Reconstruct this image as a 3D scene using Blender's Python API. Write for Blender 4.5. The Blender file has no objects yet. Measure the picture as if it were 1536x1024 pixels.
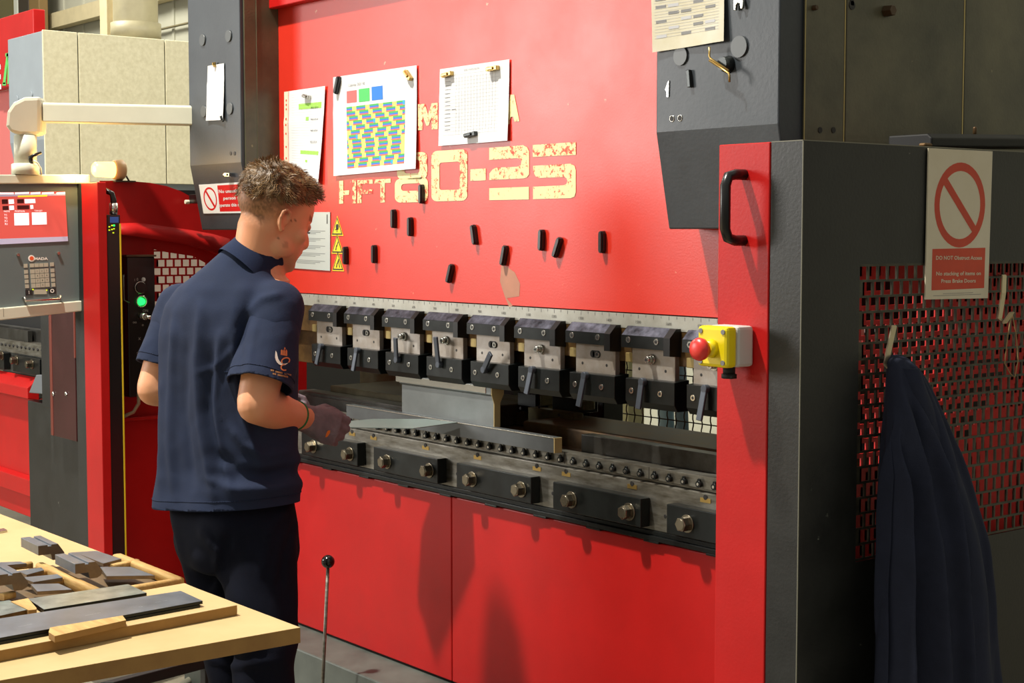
import bpy, bmesh, math, random
from mathutils import Vector, Matrix, noise
from mathutils.bvhtree import BVHTree
random.seed(7)
V = Vector
PI = math.pi
scn = bpy.context.scene
COL = scn.collection
# ------------------------------------------------------------------ camera
FPX = 2343.0
CAM = V((4.071, -2.445, 1.5))
_yaw = math.atan2(.6203, -.7844); _pit = math.atan(165/2343)
FWD = V((math.cos(_yaw)*math.cos(_pit), math.sin(_yaw)*math.cos(_pit), -math.sin(_pit)))
RGT = V((math.sin(_yaw), -math.cos(_yaw), 0))
UPV = RGT.cross(FWD)
cd = bpy.data.cameras.new('camera'); cam = bpy.data.objects.new('camera', cd); COL.objects.link(cam)
cam.matrix_world = Matrix((( RGT.x, UPV.x, -FWD.x, CAM.x), (RGT.y, UPV.y, -FWD.y, CAM.y), (RGT.z, UPV.z, -FWD.z, CAM.z), (0, 0, 0, 1)))
cd.sensor_width = 36; cd.lens = 36*FPX/1536; cd.clip_start = .05; cd.clip_end = 100
scn.camera = cam
# measuring helpers: a point of a known plane from where it was measured
def ray(x, y): return FWD + RGT*((x-768)/FPX) - UPV*((y-512)/FPX)
def on(ax, v, x, y):
    d = ray(x, y); return CAM + d*((v-CAM[ax])/d[ax])
def atX(v, x, y): return on(0, v, x, y)
def atY(v, x, y): return on(1, v, x, y)
def atZ(v, x, y): return on(2, v, x, y)
def atD(z, x, y): return CAM + ray(x, y)*z
# ------------------------------------------------------------------ materials
def s2l(c): return tuple(((v/12.92) if v <= .04045 else ((v+.055)/1.055)**2.4) for v in [q/255 for q in c])
MATS = {}
def mat(name, rgb, rough=.5, metal=0, var=.0, vscale=8, bump=0, bscale=60, dark=None, spec=.5, emit=None, estr=0, alpha=1, coat=0, stretch=None, coords='Object', trans=0, darkamt=.55, splot=None):
    if name in MATS: return MATS[name]
    m = bpy.data.materials.new(name); m.use_nodes = True; nt = m.node_tree; N = nt.nodes; L = nt.links
    b = N['Principled BSDF']; c = s2l(rgb)
    b.inputs['Base Color'].default_value = (*c, 1); b.inputs['Roughness'].default_value = rough
    b.inputs['Metallic'].default_value = metal; b.inputs['Specular IOR Level'].default_value = spec
    b.inputs['Coat Weight'].default_value = coat
    b.inputs['Transmission Weight'].default_value = trans
    b.inputs['Alpha'].default_value = alpha
    if emit: b.inputs['Emission Color'].default_value = (*s2l(emit), 1); b.inputs['Emission Strength'].default_value = estr
    tc = N.new('ShaderNodeTexCoord'); src = tc.outputs[coords]
    if stretch:
        mp = N.new('ShaderNodeMapping'); mp.inputs['Scale'].default_value = stretch; L.new(src, mp.inputs[0]); src = mp.outputs[0]
    if var or dark:
        n = N.new('ShaderNodeTexNoise'); n.inputs['Scale'].default_value = vscale; n.inputs['Detail'].default_value = 6; n.inputs['Roughness'].default_value = .65
        L.new(src, n.inputs['Vector'])
        r = N.new('ShaderNodeValToRGB'); r.color_ramp.elements[0].position = .32; r.color_ramp.elements[1].position = .7
        c0 = s2l(dark) if dark else tuple(q*(1-var) for q in c); c1 = c if dark else tuple(min(1, q*(1+var)) for q in c)
        r.color_ramp.elements[0].color = (*c0, 1); r.color_ramp.elements[1].color = (*c1, 1)
        L.new(n.outputs['Fac'], r.inputs[0]); out = r.outputs[0]
        if splot:      # scattered fine specks or scratches of a second colour
            n2 = N.new('ShaderNodeTexNoise'); n2.inputs['Scale'].default_value = splot[1]; n2.inputs['Detail'].default_value = 4; L.new(src, n2.inputs['Vector'])
            r2 = N.new('ShaderNodeValToRGB'); r2.color_ramp.elements[0].position = splot[2]; r2.color_ramp.elements[1].position = splot[2]+.03
            L.new(n2.outputs['Fac'], r2.inputs[0]); mx = N.new('ShaderNodeMixRGB'); mx.inputs[2].default_value = (*s2l(splot[0]), 1)
            L.new(r2.outputs[0], mx.inputs[0]); L.new(out, mx.inputs[1]); out = mx.outputs[0]
        L.new(out, b.inputs['Base Color'])
        rr = N.new('ShaderNodeMapRange'); rr.inputs[3].default_value = max(.05, rough-.08); rr.inputs[4].default_value = min(1, rough+.1)
        L.new(n.outputs['Fac'], rr.inputs[0]); L.new(rr.outputs[0], b.inputs['Roughness'])
    if bump:
        nb = N.new('ShaderNodeTexNoise'); nb.inputs['Scale'].default_value = bscale; nb.inputs['Detail'].default_value = 4; L.new(src, nb.inputs['Vector'])
        bp = N.new('ShaderNodeBump'); bp.inputs['Strength'].default_value = bump; bp.inputs['Distance'].default_value = .002
        L.new(nb.outputs['Fac'], bp.inputs['Height']); L.new(bp.outputs[0], b.inputs['Normal'])
    MATS[name] = m; return m
RED = mat('red_paint', (180, 20, 19), .42, var=.10, vscale=5, bump=.12, bscale=180, spec=.3)
REDP = mat('lit_red_ram_paint', (206, 48, 33), .34, var=.06, vscale=4, bump=.12, bscale=200, splot=((228, 150, 120), 23, .71))  # the machine's red, brightened in the colour for the more strongly lit ram
REDD = mat('red_dark', (196, 26, 22), .5, var=.15)
BLK = mat('black_paint', (32, 33, 31), .42, dark=(16, 17, 15), vscale=7, bump=.15, bscale=150, splot=((86, 88, 80), 42, .74))
OLV = mat('worn_dimmed_olive_paint', (100, 96, 74), .36, dark=(60, 59, 46), vscale=4, bump=.15, bscale=150, splot=((132, 124, 92), 38, .73))  # the sheets' dim light is put into the olive tone; specks are wear
GRYF = mat('slate_grey_paint', (58, 64, 70), .42, dark=(44, 49, 55), vscale=5, bump=.15, bscale=120)
GRYL = mat('blue_grey_paint', (138, 148, 156), .5, var=.06)
BEI = mat('speckled_beige_paint', (226, 221, 192), .6, dark=(208, 202, 170), vscale=60, bump=.15, bscale=90)
CRM = mat('cream_plastic', (206, 205, 186), .45, var=.04)
STL = mat('ground_steel', (150, 148, 140), .38, .8, dark=(96, 90, 78), vscale=14, stretch=(1, 1, 5))
STLD = mat('dark_ground_steel', (92, 92, 90), .35, .75, dark=(58, 55, 50), vscale=9)
STLP = mat('clamp_plate_steel', (168, 163, 158), .45, .55, dark=(134, 122, 108), vscale=12)
BRN = mat('oily_brown_steel', (112, 84, 46), .42, .5, dark=(58, 40, 22), vscale=12)
BLKS = mat('blackened_steel', (34, 38, 38), .32, .5, dark=(20, 22, 22), vscale=14, splot=((90, 92, 96), 60, .74))
CHR = mat('bright_steel', (190, 188, 180), .22, .95)
BRS = mat('brass', (190, 160, 96), .3, .9)
RUL = mat('ruler_steel', (178, 178, 170), .5, .4, dark=(150, 148, 138), vscale=10)
INK = mat('black_ink', (30, 28, 28), .6)
GINK = mat('grey_ink', (120, 120, 120), .7)
LINK = mat('faint_ink', (176, 177, 180), .7)
BPL = mat('black_plastic', (20, 20, 21), .3)
RUB = mat('black_rubber', (22, 22, 22), .7)
MDF = mat('mdf_board', (194, 170, 122), .7, dark=(184, 158, 108), vscale=6)
MDFE = mat('mdf_edge', (156, 120, 66), .8, dark=(138, 102, 54), vscale=14)
WOOD = mat('pine_wood', (206, 172, 108), .7, dark=(160, 120, 62), vscale=10, stretch=(1, 6, 6), bump=.3, bscale=40)
TSTL = mat('tool_steel', (112, 118, 128), .38, .3, dark=(78, 84, 92), vscale=14)
TSTB = mat('tool_steel_end', (134, 116, 96), .45, .6, dark=(104, 88, 72), vscale=20)
PAPR = mat('white_paper', (218, 220, 222), .8, spec=.2)
WHT = mat('white_sign', (214, 212, 198), .4)
SRED = mat('sign_red', (196, 62, 30), .4, dark=(178, 50, 24), vscale=10)
SRED2 = mat('sign_bright_red', (204, 28, 30), .35)
YEL = mat('yellow_plastic', (226, 206, 20), .35)
WYL = mat('warning_yellow', (238, 206, 24), .5)
SHT = mat('sheet_metal', (150, 164, 160), .4, .75)
GALV = mat('galvanised_wall', (176, 176, 160), .6, var=.06, vscale=2)
# worn cream lettering: flakes let the red paint show through
def worn():
    m = mat('worn_cream_lettering', (236, 220, 160), .55); nt = m.node_tree; N = nt.nodes; L = nt.links; b = N['Principled BSDF']
    tc = N.new('ShaderNodeTexCoord'); n = N.new('ShaderNodeTexNoise'); n.inputs['Scale'].default_value = 70; n.inputs['Detail'].default_value = 8; n.inputs['Roughness'].default_value = .8
    n2 = N.new('ShaderNodeTexNoise'); n2.inputs['Scale'].default_value = 6
    L.new(tc.outputs['Object'], n.inputs['Vector']); L.new(tc.outputs['Object'], n2.inputs['Vector'])
    ad = N.new('ShaderNodeMath'); ad.operation = 'MULTIPLY_ADD'; ad.inputs[1].default_value = .45; L.new(n2.outputs['Fac'], ad.inputs[0]); L.new(n.outputs['Fac'], ad.inputs[2])
    r = N.new('ShaderNodeValToRGB'); r.color_ramp.elements[0].position = .765; r.color_ramp.elements[1].position = .805
    r.color_ramp.elements[0].color = (*s2l((236, 220, 160)), 1); r.color_ramp.elements[1].color = (*s2l((214, 60, 40)), 1)
    L.new(ad.outputs[0], r.inputs[0]); L.new(r.outputs[0], b.inputs['Base Color']); return m
WORN = worn()
# ------------------------------------------------------------------ mesh building
def mrot(ax, deg): return Matrix.Rotation(math.radians(deg), 3, ax)
def orient(d, up=V((0, 0, 1))):
    z = V(d).normalized(); x = up.cross(z)
    if x.length < 1e-4: x = V((1, 0, 0)).cross(z)
    x.normalize(); return Matrix((x, z.cross(x), z)).transposed()
class MB:
    def __init__(s): s.bm = bmesh.new(); s.mi = 0; s.mats = []
    def m(s, material):
        if material not in s.mats: s.mats.append(material)
        s.mi = s.mats.index(material); return s
    def face(s, vs, smooth=False):
        try: f = s.bm.faces.new(vs)
        except ValueError: return None
        f.material_index = s.mi; f.smooth = smooth; return f
    def poly(s, pts, smooth=False): return s.face([s.bm.verts.new(p) for p in pts], smooth)
    def box(s, a, b, R=None, c=None):
        a, b = V(a), V(b); vs = []
        for z in (a.z, b.z):
            for x, y in ((a.x, a.y), (b.x, a.y), (b.x, b.y), (a.x, b.y)):
                p = V((x, y, z))
                if R is not None: p = V(c)+R@p
                vs.append(s.bm.verts.new(p))
        for f in ((3, 2, 1, 0), (4, 5, 6, 7), (0, 1, 5, 4), (1, 2, 6, 5), (2, 3, 7, 6), (3, 0, 4, 7)): s.face([vs[i] for i in f])
        return s
    def cbox(s, c, size, R=None):
        h = V(size)/2; return s.box(-h, h, R if R is not None else Matrix.Identity(3), c)
    def prism(s, pts, off):            # extrude a closed outline by a vector
        off = V(off); A = [s.bm.verts.new(V(p)) for p in pts]; B = [s.bm.verts.new(V(p)+off) for p in pts]
        s.face(A[::-1]); s.face(B); n = len(A)
        for i in range(n): s.face([A[i], A[(i+1) % n], B[(i+1) % n], B[i]])
        return s
    def cyl(s, p0, p1, r0, r1=None, n=16, smooth=True, cap=True):
        return s.tube([p0, p1], [r0, r0 if r1 is None else r1], n, smooth, cap)
    def tube(s, pts, rs, n=10, smooth=True, cap=True, up=None):
        pts = [V(p) for p in pts]
        if not isinstance(rs, (list, tuple)): rs = [rs]*len(pts)
        rings = []; prevx = None
        for i, p in enumerate(pts):
            d = (pts[min(i+1, len(pts)-1)]-pts[max(i-1, 0)])
            if d.length < 1e-9: d = V((0, 0, 1))
            d.normalize()
            if prevx is None:
                x = (up or V((0, 0, 1))).cross(d)
                if x.length < .05: x = V((1, 0, 0)).cross(d)
            else: x = prevx-d*prevx.dot(d)
            x.normalize(); prevx = x; y = d.cross(x)
            rings.append([s.bm.verts.new(p+(x*math.cos(2*PI*k/n)+y*math.sin(2*PI*k/n))*rs[i]) for k in range(n)])
        s.rings(rings, smooth, cap); return s
    def rings(s, rings, smooth=True, cap=True):
        n = len(rings[0])
        for a, b in zip(rings, rings[1:]):
            for k in range(n): s.face([a[k], a[(k+1) % n], b[(k+1) % n], b[k]], smooth)
        if cap: s.face(rings[0][::-1]); s.face(rings[-1])
        return s
    def loft(s, secs, n=28, smooth=True, cap=True, p=2.0):   # secs: (centre, vector a, vector b[, power])
        rings = []
        for q in secs:
            c, a, b = V(q[0]), V(q[1]), V(q[2]); pw = q[3] if len(q) > 3 else p; ring = []
            for k in range(n):
                t = 2*PI*k/n; ct, st = math.cos(t), math.sin(t)
                ring.append(s.bm.verts.new(c+a*(abs(ct)**(2/pw)*(1 if ct >= 0 else -1))+b*(abs(st)**(2/pw)*(1 if st >= 0 else -1))))
            rings.append(ring)
        return s.rings(rings, smooth, cap)
    def ell(s, c, r, R=None, n=20):
        R = R or Matrix.Identity(3); c = V(c); m = n//2; rings = []
        top = s.bm.verts.new(c+R@V((0, 0, r[2]))); bot = s.bm.verts.new(c-R@V((0, 0, r[2])))
        for i in range(1, m):
            t = PI*i/m; rings.append([s.bm.verts.new(c+R@V((r[0]*math.sin(t)*math.cos(2*PI*k/n), r[1]*math.sin(t)*math.sin(2*PI*k/n), r[2]*math.cos(t)))) for k in range(n)])
        for k in range(n): s.face([top, rings[0][k], rings[0][(k+1) % n]], True); s.face([bot, rings[-1][(k+1) % n], rings[-1][k]], True)
        for a, b in zip(rings, rings[1:]):
            for k in range(n): s.face([a[k], b[k], b[(k+1) % n], a[(k+1) % n]], True)
        return s
    def sph(s, c, r, n=16): return s.ell(c, (r, r, r), n=n)
    def text(s, txt, o, u, v, h, mode='CENTER', lift=.0004, width=None, bold=0):     # flat lettering: u along the line, v up, h letter height
        cu = bpy.data.curves.new('t', 'FONT'); cu.body = txt; cu.size = 1; cu.align_x = mode; cu.align_y = 'CENTER'; cu.offset = bold; cu.resolution_u = 2; cu.space_line = .95
        ob = bpy.data.objects.new('t', cu); COL.objects.link(ob); dg = bpy.context.evaluated_depsgraph_get(); me = bpy.data.meshes.new_from_object(ob.evaluated_get(dg))
        u, v = V(u).normalized(), V(v).normalized(); w = u.cross(v); xs = [q.co.x for q in me.vertices] or [0]
        k = h/.72; kx = (width/(max(xs)-min(xs))) if width else k
        vs = [s.bm.verts.new(V(o)+u*(q.co.x*kx)+v*(q.co.y*k)+w*lift) for q in me.vertices]
        for f in me.polygons: s.face([vs[i] for i in f.vertices])
        bpy.data.objects.remove(ob); bpy.data.curves.remove(cu); bpy.data.meshes.remove(me); return s
    def shift(s, v):
        for q in s.bm.verts: q.co += v
        return s
    def build(s, name, parent=None, origin=None, bevel=0, wn=False, fix=True):
        root = V((0, 0, 0)); p = parent
        if parent is not None: root = V(parent['_o'])
        if origin is not None and parent is None: root = V(origin)
        if fix: bmesh.ops.recalc_face_normals(s.bm, faces=s.bm.faces)
        for q in s.bm.verts: q.co -= root
        me = bpy.data.meshes.new(name); s.bm.to_mesh(me); s.bm.free()
        for m_ in s.mats: me.materials.append(m_)
        o = bpy.data.objects.new(name, me); COL.objects.link(o); o['_o'] = list(root)
        if parent is not None: o.parent = parent
        else: o.location = root
        if bevel:
            md = o.modifiers.new('bevel', 'BEVEL'); md.width = bevel; md.segments = 2; md.limit_method = 'ANGLE'; md.angle_limit = math.radians(40)
        return o
def M(material): return MB().m(material)
def tag(o, label, cat, group=None):
    o['label'] = label; o['category'] = cat
    if group: o['group'] = group
    return o
def thing(name, label, cat, loc, group=None):
    o = bpy.data.objects.new(name, None); COL.objects.link(o); o.location = loc; o['_o'] = list(loc); o.empty_display_size = .05
    return tag(o, label, cat, group)
def struct(o): o['kind'] = 'structure'; return o
def dup(root, loc, label=None, rot=None):
    r = root.copy(); COL.objects.link(r); r.location = loc; r['_o'] = list(loc)
    if rot is not None: r.rotation_euler = rot
    if label: r['label'] = label
    for ch in list(root.children):
        c = ch.copy(); COL.objects.link(c); c.parent = r
        for g in list(ch.children):
            d = g.copy(); COL.objects.link(d); d.parent = c
    return r
X1, Y1, Z1 = V((1, 0, 0)), V((0, 1, 0)), V((0, 0, 1))
# ------------------------------------------------------------------ the hall
FLR = mat('concrete_floor', (150, 142, 122), .6, dark=(118, 112, 98), vscale=3, bump=.2)
struct(M(FLR).box((-14, -7, -.1), (7, 4.0, 0)).build('floor'))
w = M(GALV)
w.box((-14, 4.0, 0), (7, 4.1, 7))
for i in range(40): w.box((-14+i*.5, 3.985, 0), (-13.96+i*.5, 4.0, 7))
struct(w.build('wall_back'))
w = M(GALV); w.box((-14, -7, 0), (-13.9, 4.0, 7))
struct(w.build('wall_left'))
TRM = mat('hall_steelwork_paint', (196, 184, 148), .6, var=.08)
a, b = atY(3.9, 75, 30), atY(3.9, 190, -8)
struct(M(TRM).box((-14, 3.86, a.z-.1), (-5, 3.97, a.z+.05)).build('trim_1'))
struct(M(mat('dark_steelwork', (120, 112, 84), .6)).box((-14, 3.93, a.z-.34), (-5, 3.97, a.z-.33)).build('trim_2'))
x = atY(3.0, 160, 20).x
struct(M(TRM).box((x, 2.94, 0), (x+.14, 3.06, 7)).box((x+.14, 2.99, 0), (x+.3, 3.01, 7)).box((x+.26, 2.94, 0), (x+.36, 3.06, 7)).build('trim_3'))
p = atY(2.4, 204, 57)
t = thing('vertical_pipe', 'thick grey round pipe rising behind the beige machine housing', 'pipe', (p.x, 2.4, 0))
M(mat('pipe_grey', (168, 160, 128), .5, var=.1)).cyl((p.x, 2.4, 0), (p.x, 2.4, 6), .155, n=28).build('pipe', t)
w = M(mat('pipe_grey', (0, 0, 0))); w.cyl((p.x, 2.4, p.z-.02), (p.x, 2.4, p.z+.1), .175, n=28)
w.cyl((p.x, 2.4, p.z-.06), (p.x, 2.4, p.z-.02), .21, n=28); w.build('flange', t)
for px0, px1, c in ((20, 26, (196, 200, 190)), (27, 42, (50, 40, 30)), (43, 58, (120, 96, 56))):
    p, q = atY(3.7, px0, 10), atY(3.7, px1, 10)
    struct(M(mat('post_paint_%d' % px0, c, .6)).box((p.x, 3.7, 0), (q.x, 3.8, 6)).build('trim_%d' % (4+[20, 27, 43].index(px0)), bevel=.01))
p = atY(3.9, -40, 40); q = atY(3.9, 19, 0)
struct(M(mat('window_glass_olive', (96, 88, 44), .25)).box((p.x-.5, 3.9, p.z), (q.x, 3.95, 4.6)).build('window_1'))
# things seen through the rear mesh
BY = 2.2
def thru(px): return atY(BY, px, 600)
p, q = thru(1008), thru(1028)
tag(M(mat('pale_backing_grey', (190, 186, 170), .5)).box((-1.45, -.05, 1.0), (-1.12, .62, 1.46)).box((-1.40, 0, 0), (-1.17, .6, 1.0)).build('pale_backing', None, (-1.2, .2, 0), bevel=.004), 'pale cabinet added to show through the holes of the red left door', 'backing')  # pale box added behind the left door so its holes look light
t = thing('downpipe', 'pale blue and grey upright pipes seen through the rear wire mesh', 'pipe', (p.x, BY, 0))
M(mat('pale_blue_pipe', (150, 176, 190), .4)).cyl((p.x+.02, BY, 0), (q.x-.06, BY-.12, 1.6), .035).build('pipe', t)
M(mat('grey_pipe2', (100, 120, 132), .4)).cyl((p.x+.11, BY, 0), (q.x+.04, BY-.12, 1.6), .028).build('pipe', t)
p, q = thru(1030), thru(1052)
tag(M(mat('board_tan', (160, 146, 112), .7, var=.1)).box((p.x, BY+.3, 0), (q.x-.01, BY+.34, 1.7)).build('tan_board'), 'tan board leaning behind the rear wire mesh', 'board')
p, q = thru(1053), thru(1064)
tag(M(mat('teal_paint', (60, 120, 130), .5)).box((p.x, BY+.1, 0), (q.x, BY+.2, 1.8)).build('teal_post', bevel=.005), 'narrow teal post standing behind the rear wire mesh', 'post')
p, q = thru(1066), thru(1150)
t = thing('motor_unit', 'dark machine unit behind the rear wire mesh, next to teal post', 'machine', (p.x+.2, BY+.3, 0))
M(mat('dark_unit', (50, 44, 34), .5, var=.3)).box((p.x, BY+.1, 0), (q.x+.2, BY+.6, .95)).build('housing', t, bevel=.02)
M(mat('mid_grey_cover', (90, 86, 72), .5)).cyl((p.x+.15, BY+.1, .68), (p.x+.15, BY+.02, .68), .1, n=24).build('cover', t)
p = thru(928); q = thru(942)
tag(M(mat('olive_post', (110, 104, 72), .6)).box((p.x, BY, 0), (q.x, BY+.1, 1.8)).build('olive_post', bevel=.005), 'olive green post standing behind the left of the rear mesh', 'post')
# ------------------------------------------------------------------ press brake
RX = V((.73, 0, 0))
pb = thing('press_brake', 'large red and black press brake with row of punch clamps, which the man works at', 'machine', RX)
# frame behind
M(mat('machine_black', (26, 26, 26), .6)).box((-.52, .75, .0), (-.2, 1.05, 1.75)).box((1.64, .42, 0), (1.98, 1.6, 1.72)).box((-.2, .42, 1.5), (1.64, 1.55, 1.75)).build('frame', pb)
# lower base
BASE = mat('grey_green_base_paint', (92, 98, 92), .5, dark=(62, 68, 64), vscale=5)
M(BASE).prism([(-.60, -.14, .0), (-.60, .35, .0), (-.60, .35, .28), (-.60, 0, .28), (-.60, -.13, .272)], (2.66, 0, 0)).build('base', pb, bevel=.004)
# bed panels
M(RED).box((-.62, 0, .287), (.716, .03, .792)).build('bed_panel', pb, bevel=.003)
M(RED).box((.719, 0, .287), (2.08, .03, .792)).build('bed_panel', pb, bevel=.003)
M(mat('machine_black', 0)).box((-.6, .05, .1), (2.06, .7, .78)).build('bed_core', pb)
w = M(BLKS); w.box((-.2, -.012, .797), (2.06, .03, .808)); w.box((-.2, -.004, .808), (2.06, .03, .818))
for i in range(11): w.box((-.12+i*.2, -.0125, .792), (-.07+i*.2, .0, .797))
w.build('bed_ledge', pb, bevel=.001)
w = M(STL); w.box((-.2, .0, .818), (2.06, .05, .926)); w.box((-.2, .012, .926), (2.06, .05, .934))
w.m(INK)
for i in range(6): w.cyl((-.07+.398*i+.415, -.0006, .856), (-.07+.398*i+.415, .004, .856), .0055)
w.build('bed_plate', pb, bevel=.002)
for i, px in enumerate((528, 560, 638, 716, 805, 849, 948, 1058)):   # worn brass keyhole slots
    y = 655+(px-528)*.170; q = atY(-.001, px, y); w = M(BRS); w.box((q.x-.016, -.001, .905), (q.x+.016, .002, .915)); w.m(INK); w.cyl((q.x, -.0016, .917), (q.x, .002, .917), .006, n=12); w.build('oil_slot', pb)
w = M(STL); w.box((-.2, .004, .934), (2.06, .045, .962))
w.m(INK)
for i in range(8): w.box((-.02+.3*i, .0032, .934), (-.0185+.3*i, .006, .962))
w.build('die_rail', pb, bevel=.001)
# adjusting screws of the die rail
sc = M(BLKS); sc.cyl((0, .003, .944), (0, -.006, .944), .0075, n=10); sc.cyl((0, .0, .952), (0, -.004, .952), .0045, n=8); sc.m(CHR); sc.cyl((0, -.006, .944), (0, -.007, .944), .0035, n=8)
sc0 = sc.build('adjusting_screw', pb); first = True
me0 = sc0.data
for v_ in me0.vertices: v_.co += V((.73, 0, 0))
k = 0
for i in range(42):
    x = .222+i*.0475
    if x > 2.03: break
    o = sc0 if k == 0 else sc0.copy()
    if k: COL.objects.link(o); o.parent = pb
    o.location = (x-.73, 0, 0); k += 1
# black bed clamps with hexagon bolts
def hexbolt(w, c, r, h, d=V((0, -1, 0)), rot=.3):
    c = V(c); w.cyl(c, c+d*.003, r*1.25, n=20); pts = []
    R = orient(d); 
    pts = [c+d*.003+R@V((r*math.cos(rot+k*PI/3), r*math.sin(rot+k*PI/3), 0)) for k in range(6)]
    w.prism(pts, d*h); w.cyl(c+d*(h+.003), c+d*(h+.0045), r*.82, r*.7, n=20)
BOLT = mat('bolt_steel', (128, 120, 104), .25, .9)
for i in range(6):
    x0 = -.012+i*.3965; x1 = min(x0+.312, 2.05)
    if i == 5: continue
    c = M(BLKS).box((x0, -.03, .826), (x1, -.0005, .893)).build('bed_clamp', pb, bevel=.002)
    for bx in ((.07, .274) if i < 4 else (.066,)):
        w = M(BOLT); hexbolt(w, (x0+bx, -.03, .858), .0165, .02, rot=random.random()); w.build('hex_bolt', c, bevel=.001)
# die holder and rear beam
M(STLD).box((-.2, .09, .94), (.57, .12, .985)).build('die_holder', pb, bevel=.0015)
w = M(STLD); w.box((1.19, .05, .94), (2.0, .085, 1.004))
w.m(INK); 
for px, py in ((934, 692), (1041, 710)): q = atY(.049, px, py); w.cyl((q.x, .0495, q.z), (q.x, .052, q.z), .006)
w.build('die_holder', pb, bevel=.0015)
w = M(BRN); w.box((.86, .13, .94), (1.98, .34, 1.0)); w.box((.60, .10, .90), (1.98, .40, .95)); w.build('rear_beam', pb, bevel=.006)
w = M(STLD); w.box((-.25, .10, .93), (.62, .16, .995)); w.m(mat('oily_shelf', (110, 104, 80), .35, .6, dark=(70, 64, 46))); w.box((-.17, .17, .95), (.62, .42, 1.012)); w.build('rear_shelf', pb, bevel=.004)
w = M(mat('oily_shelf', 0)); a, b = atY(.62, 540, 560), atY(.62, 668, 560); w.box((a.x, .62, .8), (b.x, .66, 1.25)); w.m(mat('machine_black', 0)); w.box((-.5, .7, .78), (.1, .74, 1.3)); w.build('rear_cover', pb)
# backgauge: olive steel bars with two finger blocks and a dark column
def pbox(w, Y, x0, y0, x1, y1, dep): a_, b_ = atY(Y, x0, y1), atY(Y, x1, y0); w.box((a_.x, Y, a_.z), (b_.x, Y+dep, b_.z))
bg = M(mat('olive_steel', (112, 104, 64), .4, .5, dark=(62, 56, 34), vscale=14))
pbox(bg, .24, 792, 620, 862, 636, .03); pbox(bg, .34, 700, 608, 822, 616, .04); pbox(bg, .30, 745, 622, 800, 632, .03); pbox(bg, .42, 690, 600, 790, 606, .06)
for i in range(5): pbox(bg, .30, 752+i*14, 615+i*1, 758+i*14, 618+i, .01)
bg.m(INK)
for px, py in ((838, 622), (780, 612), (808, 610)): q = atY(.239, px, py); bg.cyl((q.x, .239, q.z), (q.x, .242, q.z), .005)
g = bg.build('back_gauge', pb, bevel=.002)
w = M(BLKS); pbox(w, .30, 776, 591, 804, 608, .07); w.m(mat('olive_steel', 0)); pbox(w, .31, 804, 592, 812, 608, .05); w.build('gauge_finger', g, bevel=.003)
w = M(BLKS); pbox(w, .27, 828, 598, 864, 616, .08); w.m(mat('olive_steel', 0)); pbox(w, .28, 864, 602, 876, 614, .04); w.build('gauge_finger', g, bevel=.003)
w = M(BLKS); pbox(w, .62, 884, 590, 905, 640, .08); w.build('gauge_column', g, bevel=.003)
# rear guard of crimped wire
p0, p1 = atY(.98, 905, 600), atY(.98, 1110, 600)
GW = mat('rusty_mesh_wire', (66, 44, 26), .5, .5)
w = M(GW); n = int((p1.x-p0.x)/.038)
for i in range(n+1):
    x = p0.x+i*.038; pts = []
    for j in range(40): z = .78+.42*j/39; pts.append((x+.0025*math.sin(j*PI/1.8), .98, z))
    w.tube(pts, .0022, 6)
for j in range(12):
    z = .80+.036*j; w.tube([(p0.x, .982, z), (p1.x, .982, z)], .002, 6)
w.build('rear_guard_mesh', pb)
M(BLKS).box((p0.x-.28, .955, .75), (p0.x-.002, 1.0, 1.02)).box((p0.x-.28, 1.0, 1.02), (p0.x-.06, 1.04, 1.3)).build('rear_guard_post', pb)
M(mat('machine_black', 0)).box((-.2, .20, 1.22), (1.96, .24, 1.32)).build('ram_back', pb)
# ram
w = M(REDP); w.box((-.215, .0, 1.314), (1.975, .025, 1.5)); w.box((-.215, .0, 1.5), (1.9, .025, 2.9)); w.m(mat('bare_patch', (176, 120, 96), .55, var=.15))
pts = [(752, 398), (760, 400), (772, 408), (780, 425), (779, 444), (760, 447), (769, 458), (764, 461), (757, 444), (750, 422)]
w.poly([atY(-.0005, *q) for q in pts]); 
w.build('ram_panel', pb)
M(RED).box((-.178, -.032, 2.178), (1.64, -.005, 2.6)).build('crown_cover', pb, bevel=.003)
w = M(RUL); w.box((-.2, -.004, 1.278), (.713, .02, 1.311)); w.box((.7145, -.004, 1.278), (2.08, .02, 1.311)); w.m(GINK)
for i in range(90):
    x = -.1+i*.025; h = .006 if i % 2 else .009; w.box((x, -.0045, 1.311-h), (x+.0012, -.003, 1.3105))
w.m(mat('dark_grey_ink', (90, 88, 84), .6))
for i in range(21): w.text(str(100*i), (-.05+.1*i, -.0042, 1.293), X1, Z1, .007)
w.build('ruler_strip', pb)
w = M(BRN); w.box((-.2, -.003, 1.2), (2.05, .05, 1.278)); 
for i in range(7):
    x = -.055+i*.1985; w.box((x+.185, -.001, 1.1), (x+.225, .04, 1.2)); w.box((x-.12, .02, 1.1), (x+.19, .045, 1.2))
w.m(mat('pale_brass_steel', (150, 132, 84), .4, .6))
for i in range(-1, 9): w.box((.225+.1985*i, -.012, 1.2), (.25+.1985*i, .0, 1.222))
w.build('ram_bar', pb, bevel=.0015)
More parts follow.
